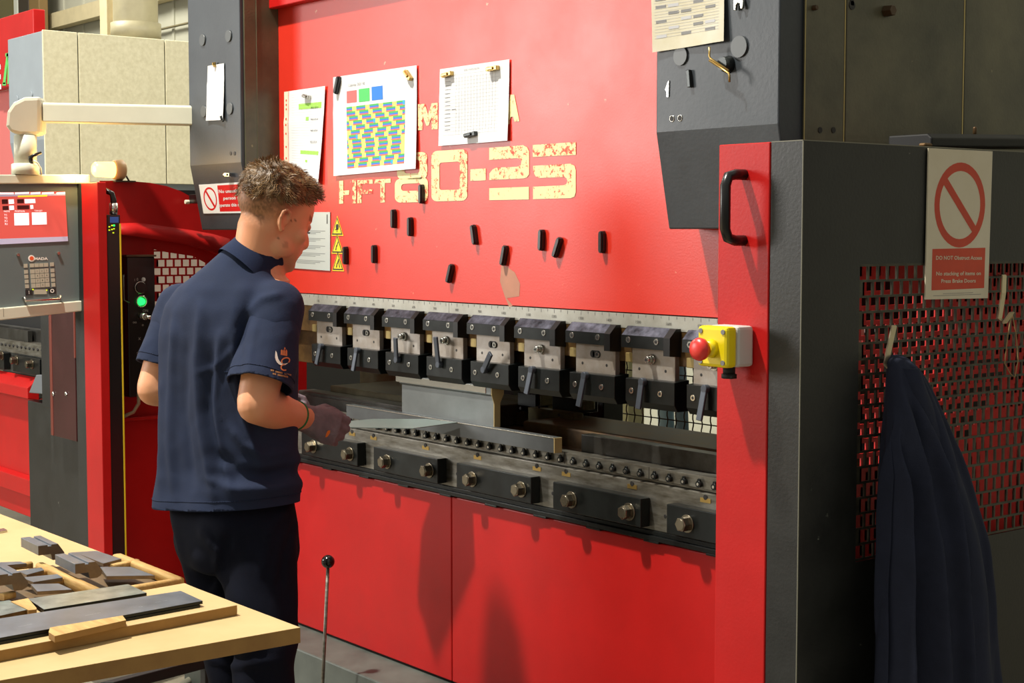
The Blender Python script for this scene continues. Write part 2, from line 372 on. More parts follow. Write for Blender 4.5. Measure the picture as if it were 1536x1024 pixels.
# punch clamps
CLO = V((-.009, .014, 0))
def clampset(i, parent):
    x = .052+i*.1975
    kind = ['slot', 'slot', 'stud', 'stud', 'slot', 'stud', 'slot', 'stud', 'stud'][i] if i >= 0 else 'slot'
    w = M(STLP); w.box((x+.018, -.03, 1.165), (x+.158, -.016, 1.238)); w.m(INK)
    for hx in (.042, .128): w.cyl((x+hx, -.0306, 1.188), (x+hx, -.028, 1.188), .0038)
    if kind == 'slot':
        w.box((x+.078, -.0306, 1.203), (x+.098, -.028, 1.221)); w.cyl((x+.078, -.0306, 1.212), (x+.078, -.028, 1.212), .009); w.cyl((x+.098, -.0306, 1.212), (x+.098, -.028, 1.212), .009)
    pl = w.shift(CLO).build('punch_clamp', parent, bevel=.001)
    w = M(CHR)
    if kind == 'slot': w.cyl((x+.097, -.029, 1.212), (x+.097, -.034, 1.212), .007); w.m(INK); w.cyl((x+.097, -.034, 1.212), (x+.097, -.0345, 1.212), .0032, n=6)
    else: w.cyl((x+.085, -.03, 1.212), (x+.085, -.036, 1.212), .012); w.cyl((x+.085, -.036, 1.212), (x+.085, -.05, 1.212), .0075); w.m(INK); w.cyl((x+.085, -.05, 1.212), (x+.085, -.0505, 1.212), .0035, n=6)
    w.shift(CLO).build('clamp_bolt', pl)
    # upper jaw: sloped bright top, dark front, chamfered end
    w = M(BLKS); sec = [(0, 1.232), (-.048, 1.236), (-.048, 1.264), (-.028, 1.284), (0, 1.284)]
    w.prism([(x, a_, b_) for a_, b_ in sec], (.142, 0, 0)); w.m(BPL); w.prism([(x+.143, a_+(-.004 if a_ < -.01 else 0), b_-(.012 if b_ < 1.25 else 0)) for a_, b_ in sec], (.02, 0, 0))
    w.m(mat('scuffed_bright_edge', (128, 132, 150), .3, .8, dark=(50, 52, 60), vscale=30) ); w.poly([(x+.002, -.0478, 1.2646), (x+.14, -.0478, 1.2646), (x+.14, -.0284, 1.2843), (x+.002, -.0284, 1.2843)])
    w.shift(CLO).build('upper_jaw', pl)
    for hx in (.024, .116):
        w = M(CHR); w.cyl((x+hx, -.047, 1.254), (x+hx, -.0495, 1.254), .0072); w.m(INK); w.cyl((x+hx, -.0495, 1.254), (x+hx, -.0499, 1.254), .0038, n=6); w.shift(CLO).build('cap_screw', pl)
    w = M(BLKS); w.prism([(x+.013, 0, 1.1), (x+.013, -.036, 1.1), (x+.013, -.046, 1.115), (x+.013, -.046, 1.166), (x+.013, 0, 1.17)], (.16, 0, 0)); w.shift(CLO).build('lower_jaw', pl, bevel=.0015)
    for hx in (.034, .128):
        w = M(CHR); w.cyl((x+hx, -.0455, 1.138), (x+hx, -.048, 1.138), .0068); w.m(INK); w.cyl((x+hx, -.048, 1.138), (x+hx, -.0484, 1.138), .0036, n=6); w.shift(CLO).build('cap_screw', pl)
    # lever: hangs down or is swung up
    ang = [12, 8, 172, 178, 140, 10, 8, 3, 6][i] if i >= 0 else 10
    ln = [.055, .06, .062, .075, .06, .062, .075, .062, .07][i] if i >= 0 else .06
    c = V((x+.078, -.056, 1.162)); a_ = math.radians(ang); d = V((-math.sin(a_), -.12, -math.cos(a_))).normalized()
    if ang > 90: c = V((x+.082, -.056, 1.148)); d = V((math.sin(math.radians(ang-170))*-1 + .12 if ang > 150 else .62, -.1, 1 if ang > 150 else .72)).normalized()
    R = orient(d, V((0, 1, 0)))
    w = M(mat('lever_blue_grey', (70, 76, 86), .4, .4)); w.cbox(c+d*ln/2, (.016, .006, ln), R); w.cyl(c-V((0, .004, 0)), c+V((0, .01, 0)), .009, n=14); w.shift(CLO).build('lever', pl, bevel=.0015)
for i in range(9): clampset(i, pb)
# housings
def housing(xa, xb, name='housing', top=2.9, zb=1.71, par=None, m1=None, yb=1.5, y0=-.13):
    w = M(m1 or GRYF)
    w.prism([(xa, y0, top), (xa, y0, zb), (xa, y0+.04, zb-.205), (xa, yb, zb-.205), (xa, yb, top)], (xb-xa, 0, 0)); return w.build(name, par, bevel=.003)
hl = housing(-.523, -.182, par=pb); hr = housing(1.637, 1.983, par=pb)
w = M(OLV); w.box((-.182, -.118, 1.507), (-.176, .0, 2.9)); w.box((-.1765, -.078, 1.507), (-.174, -.074, 2.9)); w.build('side_sheet', hl, bevel=.001)
w = M(BLK)
w = M(OLV); w.box((1.983, -.062, 1.4), (1.989, .058, 2.9)); w.build('side_sheet', hr, bevel=.0025)
w = M(OLV); w.box((1.983, .063, 1.4), (1.989, .453, 2.9)); w.build('side_sheet', hr, bevel=.0025)
w = M(OLV); w.box((1.983, .458, 1.4), (1.989, 1.2, 2.9)); w.build('side_sheet', hr, bevel=.0025)
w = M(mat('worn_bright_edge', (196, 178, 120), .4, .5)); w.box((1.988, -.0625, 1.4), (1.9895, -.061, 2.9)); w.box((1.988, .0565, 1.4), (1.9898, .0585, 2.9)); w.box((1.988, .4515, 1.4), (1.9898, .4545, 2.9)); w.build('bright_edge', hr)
w = M(INK)
for px, py in ((1230, 195), (1250, 195)): q = atX(1.9893, px, py); w.cyl((1.989, q.y, q.z), (1.9905, q.y, q.z), .006)
q = atX(1.9893, 1278, 8); w.box((1.989, q.y-.005, q.z), (1.9905, q.y+.005, q.z+.1)); w.cyl((1.989, q.y, q.z), (1.9905, q.y, q.z), .009)
w.build('bolt_hole', hr)
w = M(mat('plug_grey', (76, 80, 82), .4))
for px, py in ((1021, 84), (1109, 70)): q = atY(-.1315, px, py); M(mat('plug_grey', 0)).cyl((q.x, -.129, q.z), (q.x, -.134, q.z), .0215 if px > 1050 else .0195, n=28).build('blanking_plug', hr)
w = M(INK)
for px, py in ((1008, 178), (1020, 177)): q = atY(-.1305, px, py); w.cyl((q.x, -.129, q.z), (q.x, -.1308, q.z), .005); 
w.m(CHR)
for px, py in ((1008, 178), (1020, 177)): q = atY(-.1305, px, py); w.tube([(q.x+.0065*math.cos(t_), -.1305, q.z+.0065*math.sin(t_)) for t_ in [k*PI/6 for k in range(13)]], .001, 5, cap=False)
w.build('socket_hole', hr)
w = M(mat('plug_grey', 0))
for px, py in ((304, 60), (343, 54), (306, 167), (345, 163)): q = atY(-.1315, px, py); M(mat('plug_grey', 0)).cyl((q.x, -.129, q.z), (q.x, -.1345, q.z), .018, n=24).build('blanking_plug', hl)
w = M(INK)
for px, py in ((346, 230), (352, 230)): q = atY(-.1305, px, py); w.cyl((q.x, -.129, q.z), (q.x, -.1312, q.z), .006)
w.build('socket_hole', hl)
# worn lettering painted on the ram
def zp(pts, s=3.657, ox=400, oy=60, Y=-.0012): return [atY(Y, ox+a_/s, oy+b_/s) for a_, b_ in pts]
L5 = (5.297, 590, 200)
w = M(WORN)
def lp(pts, five=False): w.poly(zp(pts, *(L5 if five else (3.657, 400, 60))))
lp([(398, 772), (420, 771), (420, 896), (398, 898)]); lp([(420, 826), (453, 824), (453, 848), (420, 850)]); lp([(470, 768), (490, 767), (490, 895), (470, 896)])
lp([(498, 769), (582, 765), (582, 787), (520, 790), (520, 822), (580, 819), (580, 842), (520, 845), (520, 894), (498, 895)])
lp([(592, 765), (680, 760), (680, 782), (648, 784), (648, 890), (624, 891), (624, 786), (592, 787)])
def rr(x0, y0, x1, y1, r, sl=-.062, n=5):
    o = []
    for cx_, cy_, a0 in ((x1-r, y0+r, -90), (x1-r, y1-r, 0), (x0+r, y1-r, 90), (x0+r, y0+r, 180)):
        for k_ in range(n+1):
            a_ = math.radians(a0+90*k_/n); xx = cx_+r*math.cos(a_); yy = cy_+r*math.sin(a_); o.append((xx, yy+sl*(xx-x0)*(1-(yy-y0)/(y1-y0)*.65)))
    return o
def ringp(outer, inner, five=True):
    A = zp(outer, *L5); B = zp(inner, *L5); n_ = len(A); va = [w.bm.verts.new(p_) for p_ in A]; vb = [w.bm.verts.new(p_) for p_ in B]
    for k_ in range(n_): w.face([va[k_], va[(k_+1) % n_], vb[(k_+1) % n_], vb[k_]])
ringp(rr(302, 142, 588, 540, 45), rr(366, 232, 528, 450, 18))
ringp(rr(12, 362, 275, 550, 45), rr(62, 402, 222, 458, 24)); ringp(rr(30, 160, 270, 368, 45), rr(88, 215, 208, 318, 20))
lp([(612, 286), (734, 278), (734, 372), (612, 377)], 1)
lp([(762, 115), (1030, 94), (1062, 110), (1078, 145), (1078, 325), (1062, 348), (1035, 357), (762, 370), (764, 318), (790, 284), (820, 272), (985, 265), (1010, 250), (1018, 228), (1010, 206), (985, 196), (762, 210)], 1)
lp([(762, 436), (1077, 424), (1077, 524), (762, 530)], 1)
lp([(1108, 92), (1450, 68), (1450, 170), (1108, 187)], 1)
lp([(1110, 258), (1410, 240), (1440, 258), (1449, 290), (1449, 470), (1438, 502), (1408, 514), (1110, 522), (1110, 424), (1350, 412), (1375, 402), (1384, 378), (1375, 354), (1350, 346), (1160, 354), (1130, 340), (1112, 305)], 1)
lp([(830, 352), (868, 350), (885, 410), (905, 347), (938, 344), (938, 488), (905, 490), (905, 420), (888, 470), (876, 470), (855, 415), (855, 492), (830, 495)])
lp([(1300, 470), (1338, 300), (1358, 300), (1386, 445), (1360, 448), (1352, 420), (1338, 422), (1332, 460)])
lp([(700, 500), (720, 350), (748, 350), (775, 500), (750, 500), (745, 470), (728, 470), (724, 500)]); lp([(1000, 340), (1080, 336), (1095, 350), (1095, 470), (1080, 480), (1000, 484)])
w.build('model_lettering', pb)
# ---- guard doors (part of the machine, hinged at each side)
def perf(w, X, T, y0, y1, z0, z1, solid=lambda y, z: False, pitch=(.0272, .0278), bar=(.0045, .0042)):
    rows = int(round((z1-z0)/pitch[1]))
    for r_ in range(rows+1):
        z = z1-r_*pitch[1]; w.box((X-T, y0, z-bar[1]), (X, y1, z))
    for r_ in range(rows):
        zt = z1-r_*pitch[1]-bar[1]; zb = zt-pitch[1]+bar[1]; off = (r_ % 2)*pitch[0]/2; n_ = int((y1-y0)/pitch[0])+2
        if off: w.box((X-T, y0, zb), (X, y0+off, zt))
        for c_ in range(n_):
            y = y0+off+c_*pitch[0]; zm = (zt+zb)/2
            if y > y1: break
            if solid(y+pitch[0]/2, zm): w.box((X-T, max(y-bar[0], y0), zb), (X, min(y+pitch[0], y1), zt))
            else: w.box((X-T, max(y-bar[0], y0), zb), (X, y, zt))
DX = 2.283; ZT = 1.655
w = M(BLK)
ZM0, ZM1 = .912, 1.442; YM = -.246
w.box((DX-.072, -.4, .1), (DX, -.396, ZT)); w.box((DX-.004, -.396, .1), (DX, YM, ZT)); w.box((DX-.004, YM, ZM1), (DX, .9, ZT)); w.box((DX-.004, YM, .1), (DX, .9, ZM0-.004)); w.box((DX-.012, -.396, ZT-.004), (DX-.004, .9, ZT))
gd = w.build('guard_door', pb)
w = M(mat('edge_highlight_paint', (112, 110, 96), .5)); w.box((DX-.0012, -.4006, .1), (DX+.0004, -.399, ZT)); w.box((DX-.0015, -.4, ZT-.001), (DX+.0004, .9, ZT+.0006)); w.box((DX-.072, -.4006, ZT-.001), (DX, -.399, ZT+.0006)); w.build('edge_highlight', gd)  # lighter strips paint a highlight along the door's corner and top edges
w = M(mat('mesh_steel_dark', (72, 70, 58), .3, .4, dark=(40, 38, 32), vscale=30)); perf(w, DX-.0005, .004, YM, .9, ZM0, ZM1); w.build('perforated_panel', gd)
w = M(RED); w.box((2.087, -.402, .1), (2.209, -.36, ZT)); w.build('door_strip', gd, bevel=.002)
def solidR(y, z):
    pxx = V((2.19, y, z))-CAM; d = pxx.dot(FWD); X_ = 768+FPX*pxx.dot(RGT)/d; Y_ = 512-FPX*pxx.dot(UPV)/d
    lim = [(400, 1240), (425, 1340), (445, 1385), (460, 1430), (500, 1480), (560, 1505), (600, 1492), (620, 1470), (640, 1462), (680, 1440), (705, 1425), (715, 1280), (1000, 1280)]
    for (a0, l0), (a1, l1) in zip(lim, lim[1:]):
        if a0 <= Y_ < a1: return X_ > l0+(l1-l0)*(Y_-a0)/(a1-a0)
    return Y_ < 400 and X_ > 1300 or Y_ >= 715
w = M(REDD); perf(w, 2.19, .003, -.37, .62, .60, 1.5, solidR, bar=(.008, .0085)); w.box((2.187, .62, .5), (2.19, .66, 1.6)); w.build('inner_panel', gd)
w = M(mat('machine_black', 0)); w.box((2.187, .66, .1), (2.19, .9, 1.62)); w.build('inner_shield', gd)
# handle
hp = [atY(-.404, 1116, 259), atY(-.43, 1108, 258), atY(-.45, 1097, 261), atY(-.456, 1090, 272), atY(-.456, 1090, 345), atY(-.45, 1096, 357), atY(-.43, 1107, 361), atY(-.404, 1117, 362)]
x0 = 2.152; hpts = [(2.15, -.40, 1.60), (2.15, -.425, 1.6), (2.15, -.443, 1.596), (2.15, -.45, 1.58), (2.15, -.45, 1.505), (2.15, -.443, 1.489), (2.15, -.425, 1.484), (2.15, -.40, 1.484)]
M(BPL).tube(hpts, .0095, 14, up=X1).build('door_handle', gd)
# left door
w = M(BLK); w.box((-.82, -.4, .1), (-.745, -.37, ZT)); w.box((-.82, -.4, .1), (-.816, .1, .9)); gl = w.build('guard_door', pb, bevel=.002)
w = M(RED); w.box((-.745, -.402, .1), (-.62, -.372, ZT)); w.build('door_strip', gl, bevel=.002)
w = M(RED)
IX = -.73
def ip(px, py, X=IX): q = atX(X, px, py); return (X, q.y, q.z)
# solid areas round the perforated field
top = [(150, 271), (190, 271), (225, 274), (250, 279), (272, 287), (290, 297), (310, 312), (345, 335)]
low = [(345, 395), (310, 395), (290, 384), (250, 378), (228, 373), (228, 372), (190, 372), (150, 372)]
w.prism([ip(*q) for q in top+low], (-.004, 0, 0))
w.prism([ip(*q) for q in ((150, 372), (231, 372), (231, 522), (150, 522))], (-.004, 0, 0))
w.prism([ip(*q) for q in ((150, 522), (330, 522), (455, 640), (455, 980), (150, 850))], (-.004, 0, 0))
w.prism([ip(*q) for q in ((345, 335), (460, 390), (460, 640), (345, 640))], (-.004, 0, 0))
inn = w.build('inner_panel', gl)
q0 = atX(IX, 231, 374); q1 = atX(IX, 330, 522)
w = M(RED); perf(w, IX-.0005, .003, q0.y, atX(IX, 350, 400).y, q1.z, q0.z-.002, pitch=(.0298, .0275), bar=(.0065, .0055)); w.build('perforated_panel', gl)
# folded ledge on the inner panel
w = M(RED); crease = [(176, 335), (205, 334), (235, 337.5), (262, 341.5), (290, 345.5), (320, 351), (345, 358)]; lowe = [(176, 351), (205, 354.5), (235, 359), (262, 363.5), (290, 369), (318, 377), (345, 388)]
A = [w.bm.verts.new(ip(*q)) for q in crease]; B = [w.bm.verts.new(ip(q[0], q[1], IX+.05)) for q in lowe]; Cc = [w.bm.verts.new(V(ip(q[0], q[1]+0, IX+.05))-V((.05, 0, -.004))) for q in lowe]
for k in range(len(A)-1): w.face([A[k], A[k+1], B[k+1], B[k]], True); w.face([B[k], B[k+1], Cc[k+1], Cc[k]])
w.face([A[0], B[0], Cc[0]]); w.face([A[-1], Cc[-1], B[-1]])
w.build('folded_ledge', gl)
# lower side skirt on the left with a horizontal lip
w = M(RED); a, b = atX(IX, 185, 625), atX(IX, 240, 632); w.box((IX, -.36, a.z-.012), (IX+.03, .0, a.z)); w.build('side_lip', gl, bevel=.004)
w = M(mat('machine_black', 0)); q = atX(-.85, 260, 285); w.box((-1.0, -.2, q.z-.12), (-.84, .75, q.z+.0)); w.build('top_shield', gl)
del w
# ------------------------------------------------------------------ things on the machine
def seg(w, pts, r, **k): return w.tube(pts, r, k.pop('n', 8), **k)
# emergency stop box
q = atY(-.44, 1103, 522)
t = thing('emergency_stop', 'yellow and grey emergency stop box with red mushroom button on red door strip', 'button box', (q.x, -.402, q.z))
bx = 2.142; bz = 1.298
M(mat('light_grey_plastic', (190, 190, 186), .45)).box((bx-.036, -.445, bz-.036), (bx+.036, -.403, bz+.036)).build('box_base', t, bevel=.006)
w = M(YEL).box((bx-.036, -.472, bz-.036), (bx+.036, -.4455, bz+.036)); c = w.build('box_lid', t, bevel=.006)
w = M(GINK)
for sx in (-.027, .027):
    for sz in (-.027, .027): w.cyl((bx+sx, -.4715, bz+sz), (bx+sx, -.4735, bz+sz), .0045)
w.build('lid_screw', c)
M(YEL).cyl((bx, -.472, bz-.003), (bx, -.486, bz-.003), .017, .013, n=24).build('collar', t)
w = M(mat('stop_red', (214, 50, 44), .35)); w.loft([((bx, y_, bz-.003), X1*r_, Z1*r_) for y_, r_ in ((-.486, .010), (-.494, .011), (-.496, .019), (-.503, .0205), (-.509, .0185), (-.513, .011), (-.5135, .002))], n=28); w.build('mushroom_button', t)
w = M(RUB); w.cyl((bx+.002, -.43, bz-.036), (bx+.002, -.43, bz-.05), .011); w.cyl((bx+.002, -.43, bz-.05), (bx+.002, -.43, bz-.058), .014, n=6); w.build('cable_gland', t)
# magnets
def magnet_mesh(name, label, grp=None):
    w = M(BPL); L_, W_, H_ = .026, .0075, .014
    out = [(-W_, -L_+.006), (-W_+.003, -L_), (W_-.003, -L_), (W_, -L_+.006), (W_, L_-.006), (W_-.003, L_), (-W_+.003, L_), (-W_, L_-.006)]
    w.prism([(a_, 0, b_) for a_, b_ in out], (0, -H_*.72, 0)); w.prism([(a_*.7, -H_*.72, b_*.93) for a_, b_ in out], (0, -H_*.28, 0)); return tag(w.build(name, None, (0, 0, 0), bevel=.0008), label, 'magnet', grp)
mags = [(635, 291, 0, 'black bar magnet overlapping the foot of the large painted 8'), (593, 328, 0, 'upper left of the pair of black bar magnets below the painted T'),
 (618, 340, 0, 'lower right of the pair of black bar magnets below the painted 8'), (521, 383, 0, 'black bar magnet right beside the yellow warning triangles'),
 (564, 381, 0, 'second upright black bar magnet from the warning triangles'), (714, 352, 12, 'black bar magnet leaning left, below the painted 0 and hyphen'),
 (678, 410, -20, 'lowest black bar magnet on the ram, leaning right'), (759, 383, -15, 'black bar magnet leaning right, above the bare patch in the paint'),
 (815, 360, -3, 'upright black magnet, left one of the close pair on the ram'), (839, 371, -25, 'slanting black magnet, right one of the close pair on the ram'),
 (906, 363, 0, 'rightmost upright black bar magnet on the red ram')]
m0 = None
for px, py, an, lb in mags:
    q = atY(-.001, px, py); o = m0 or magnet_mesh('bar_magnet', lb, 'black bar magnets on the red ram')
    if m0: o = m0.copy(); COL.objects.link(o)
    m0 = m0 or o; o.location = (q.x, -.0012, q.z); o.rotation_euler = (0, math.radians(-an), 0); o['label'] = lb
o = m0.copy(); COL.objects.link(o); q = atY(-.004, 509, 128); o.location = (q.x, -.0045, q.z); o.rotation_euler = (0, math.radians(22), 0); o['label'] = 'black bar magnet holding the top left corner of the coloured chart'; o['group'] = 'magnets holding papers'
def smallmag(px, py, an, material, ln, lb, Y=-.0045, wd=.0055, st=.012, name='clip_magnet'):
    w = M(material); w.box((-ln, -st, -wd), (ln, 0, wd)); w.box((-ln*.9, -st-.004, -wd*.6), (ln*.4, -st, wd*.6)); o = tag(w.build(name, None, (0, 0, 0), bevel=.0012), lb, 'magnet', 'magnets holding papers')
    q = atY(Y, px, py); o.location = (q.x, Y, q.z); o.rotation_euler = (0, math.radians(an), 0); return o
smallmag(463, 145, 12, CHR, .017, 'silver magnet at the top of the green marked narrow sheet')
smallmag(615, 113, 42, BRS, .018, 'brass coloured magnet at the top right corner of the coloured chart')
smallmag(674, 112, -6, BRS, .021, 'brass coloured magnet at the top left corner of the table sheet')
smallmag(742, 103, -2, BRS, .021, 'brass coloured magnet at the top right corner of the table sheet')
smallmag(709, 202, -6, mat('dark_magnet', (50, 54, 54), .3, .5), .023, 'dark flat magnet at the bottom edge of the table sheet')
# ---- papers
def paper(name, label, cat, corners, Y, draw=None, curl=.004, grp=None, material=None, off=.0):
    # corners: top-left, top-right, bottom-right, bottom-left as measured on plane Y
    P = [atY(Y, *c) for c in corners]; w = M(material or PAPR); n, m_ = 12, 14; g = []
    def S(u, v, l=0):
        p_ = P[0].lerp(P[1], u).lerp(P[3].lerp(P[2], u), v)
        z_ = -.0012-curl*((2*v-1)**2*.6+.35*math.sin(5*u+3*v)+.4)*(1 if v > .3 else .35+v); return V((p_.x, Y+z_-l, p_.z))
    for j in range(m_+1): g.append([w.bm.verts.new(S(i/n, j/m_)) for i in range(n+1)])
    for j in range(m_):
        for i in range(n): w.face([g[j][i], g[j][i+1], g[j+1][i+1], g[j+1][i]], True)
    def R(material, u0, v0, u1, v1, l=.0005):
        w.m(material); nu = max(1, int((u1-u0)*12)); nv = max(1, int((v1-v0)*14))
        for a_ in range(nu):
            for b_ in range(nv):
                ua, ub = u0+(u1-u0)*a_/nu, u0+(u1-u0)*(a_+1)/nu; va, vb = v0+(v1-v0)*b_/nv, v0+(v1-v0)*(b_+1)/nv
                w.poly([S(ua, va, l), S(ub, va, l), S(ub, vb, l), S(ua, vb, l)])
    if draw: draw(R, w, S)
    o = w.build(name, None, P[3], fix=False); return tag(o, label, cat, grp)
CG = mat('chart_green', (76, 176, 92), .8); CB = mat('chart_blue', (66, 118, 214), .8); CR = mat('chart_red', (224, 112, 96), .8); CY = mat('chart_yellow', (240, 222, 120), .8); CC = mat('chart_cyan', (60, 168, 226), .8)
def chart(R, w, S):
    w.m(GINK); w.text('Calendar 2021 V2', S(.3, .105, .0008), S(.5, .105)-S(.3, .105), S(.3, .05)-S(.3, .105), .0085)
    R(mat('swatch_red', (214, 106, 104), .8), .175, .16, .30, .28); R(mat('swatch_green', (84, 190, 104), .8), .325, .155, .455, .285); R(mat('swatch_blue', (52, 124, 214), .8), .48, .15, .61, .285)
    X0, X1_, Y0, Y1_ = .175, .865, .32, .935; rows = 13; rh = (Y1_-Y0)/rows; R(CY, X0, Y0, X1_, Y1_, .0004); random.seed(3)
    for r_ in range(rows):
        x = X0-.155*random.random(); a_ = Y0+r_*rh
        while x < X1_:
            xa, xb = max(x, X0), min(x+.108, X1_)
            if xb > xa+.01:
                R(CG, xa, a_, xb, a_+rh*.36, .0008); R(CB, xa, a_+rh*.36, xb, a_+rh*.7, .0008); R(CR, xa, a_+rh*.7, xb, a_+rh*.97, .0008)
                if random.random() < .12: R(CC, xb-.022, a_, xb, a_+rh*.9, .001)
            x += .158
    for r_ in range(30): R(LINK, .05, .33+r_*.02, .15, .331+r_*.02)
paper('coloured_chart', 'large white sheet with red, green and blue squares over a brick pattern chart', 'paper', [(501, 116), (626, 98), (627, 253), (503, 264)], -.002, chart, .005)
def greenlist(R, w, S):
    GH = mat('highlighter_green', (150, 204, 84), .8); R(mat('margin_line', (236, 150, 120), .8), .115, .0, .125, 1); R(mat('margin_tint', (240, 214, 190), .8), 0, 0, .11, 1, .0003)
    for v_ in (.09, .14, .19, .3, .37, .47, .62, .75): R(mat('sprocket_red', (222, 70, 50), .8), .045, v_, .075, v_+.022, .0007)
    R(GH, .38, .155, .93, .215); R(GH, .55, .30, .62, .34); R(GH, .42, .66, .93, .70); R(GH, .56, .76, .62, .785)
    for v_ in (.19, .31, .43, .55): 
        w.m(INK); w.text('M ROBERT' if 0 else 'PRESS SETUP', S(.77, v_+.02, .001), S(.9, v_+.02)-S(.7, v_+.02), S(.7, v_)-S(.7, v_+.05), .0055)
    for k_ in range(34): R(LINK, .2, .05+k_*.028, .95, .0515+k_*.028)
paper('setup_sheet', 'narrow punched sheet with green highlighted rows, left of the coloured chart', 'paper', [(428, 138), (489, 129), (482, 277), (430, 268)], -.003, greenlist, .008)
def tablesheet(R, w, S):
    w.m(GINK); w.text('BRAKE TOOLING RECORD', S(.48, .055, .001), S(.6, .05)-S(.4, .05), S(.5, .0)-S(.5, .05), .004)
    for k_ in range(18): R(LINK, .07, .1+k_*.045, .86, .1025+k_*.045)
    for k_ in range(14): R(LINK, .25+k_*.043, .12, .2525+k_*.043, .86)
    for k_ in range(14): R(GINK, .09, .12+k_*.052, .17, .126+k_*.052)
    R(INK, .19, .54, .25, .545)
paper('table_sheet', 'white sheet of faint printed table held by three magnets', 'paper', [(661, 104), (765, 89), (764, 211), (660, 219)], -.002, tablesheet, .004)
def grid(R, w, S):
    for k_ in range(16):
        for j_ in range(5):
            if (k_*7+j_*3) % 5 < 3: R(GINK if (k_+j_) % 3 else LINK, .06+j_*.17, .04+k_*.056, .06+j_*.17+.14, .062+k_*.056)
    for k_ in range(40): R(LINK, .04, .04+k_*.022, .93, .042+k_*.022)
    R(mat('photocopy_grey', (96, 96, 94), .8), .28, .48, .62, .56)
paper('worn_chart', 'creased grubby table sheet hanging on the right dark housing', 'paper', [(976, -120), (1086, -140), (1091, 62), (983, 79)], -.131, grid, .007, material=mat('grubby_paper', (200, 196, 180), .8, dark=(186, 178, 150), vscale=9))
paper('note_slip', 'blank torn white slip hanging on the left dark housing', 'paper', [(313, 99), (337, 95), (338, 180), (312, 181)], -.131, None, .006)
smallmag(323, 97, 80, BRS, .007, 'tiny magnet at the top of the blank white slip', -.135, .005, .006)
smallmag(335, 178, 60, mat('dark_magnet', 0), .010, 'small grey magnet at the bottom corner of the blank white slip', -.135, .004, .006)
smallmag(344, 262, 4, CHR, .016, 'small silver magnet on the housing above the red and white sign', -.128, .006, .01)
# ---- signs
def plate(name, label, cat, corners, place, material=WHT, th=.0025, nrm=None):
    P = [place(*c) for c in corners]; n = (P[1]-P[0]).cross(P[3]-P[0]).normalized()*-1
    if n.dot(CAM-P[0]) < 0: n = -n
    w = M(material); w.prism([p+n*.0004 for p in P], n*th)
    def S(u, v, l=0): return P[0].lerp(P[1], u).lerp(P[3].lerp(P[2], u), v)+n*(th+.0006+l)
    return w, S, P
def ringUV(w, S, cu, cv, ru, rv, k=.8, l=0, n=40):
    o = [w.bm.verts.new(S(cu+ru*math.cos(2*PI*i/n), cv+rv*math.sin(2*PI*i/n), l)) for i in range(n)]; q = [w.bm.verts.new(S(cu+ru*k*math.cos(2*PI*i/n), cv+rv*k*math.sin(2*PI*i/n), l)) for i in range(n)]
    for i in range(n): w.face([o[i], o[(i+1) % n], q[(i+1) % n], q[i]])
def quadUV(w, S, pts, l=0): w.poly([S(u, v, l) for u, v in pts])
def textUV(w, S, s_, u, v, h, width=None, l=.0004, bold=0, mode='CENTER'):
    o = S(u, v, l); w.text(s_, o, S(u+.1, v)-S(u, v), S(u, v)-S(u, v+.1), h, width=width, lift=0, bold=bold, mode=mode)
w, S, P = plate('s', '', '', [(1391, 222), (1487, 227), (1480, 447), (1386, 449)], lambda a_, b_: atX(DX+.002, a_, b_), mat('laminated_white', (206, 198, 178), .35, dark=(196, 186, 162), vscale=5))
W_ = (P[1]-P[0]).length
w.m(SRED); ringUV(w, S, .505, .37, .40, .285, .8); quadUV(w, S, [(.20, .21), (.275, .18), (.80, .535), (.73, .565)], .0001)
quadUV(w, S, [(.09, .665), (.93, .655), (.93, .93), (.09, .94)])
w.m(mat('laminated_white', 0)); textUV(w, S, 'DO NOT Obstruct Access', .51, .725, .0072, W_*.72, bold=.02); textUV(w, S, 'No stacking of items on', .51, .83, .0072, W_*.70, bold=.02); textUV(w, S, 'Press Brake Doors', .51, .88, .0072, W_*.54, bold=.02)
w.m(GINK); quadUV(w, S, [(.27, .962), (.75, .958), (.75, .961), (.27, .965)]); quadUV(w, S, [(.12, .975), (.88, .970), (.88, .973), (.12, .978)])
tag(w.build('prohibition_sign', None, P[3]), 'tall white sign with red ring, DO NOT Obstruct Access, on mesh door', 'sign')
# unauthorised sign on the left housing bevel
nb = V((0, -.205, -.04)).normalized()
def bev(px, py):
    o = V((0, -.13, 1.71)); d = ray(px, py); n = V((0, -.205, -.04)).normalized(); n = V((0, .205*-1, -.04)).normalized(); return CAM+d*((o-CAM).dot(n)/d.dot(n))
w, S, P = plate('s', '', '', [(299, 277), (378, 272), (378, 319), (306, 320)], bev, PAPR, .0015)
w.m(SRED2); ringUV(w, S, .19, .5, .135, .40, .84); quadUV(w, S, [(.10, .22), (.125, .17), (.285, .78), (.26, .84)], .0001)
quadUV(w, S, [(.36, .06), (.97, .06), (.97, .94), (.36, .94)])
w.m(PAPR)
for v_, s_ in ((.27, 'No unauthorised'), (.5, 'person may'), (.73, 'operate this machine')): textUV(w, S, s_, .665, v_, .011, (P[1]-P[0]).length*{.27: .56, .5: .40, .73: .60}[v_], bold=.02)
tag(w.build('unauthorised_sign', None, P[3]), 'red and white sign, No unauthorised person may operate, behind the man', 'sign')
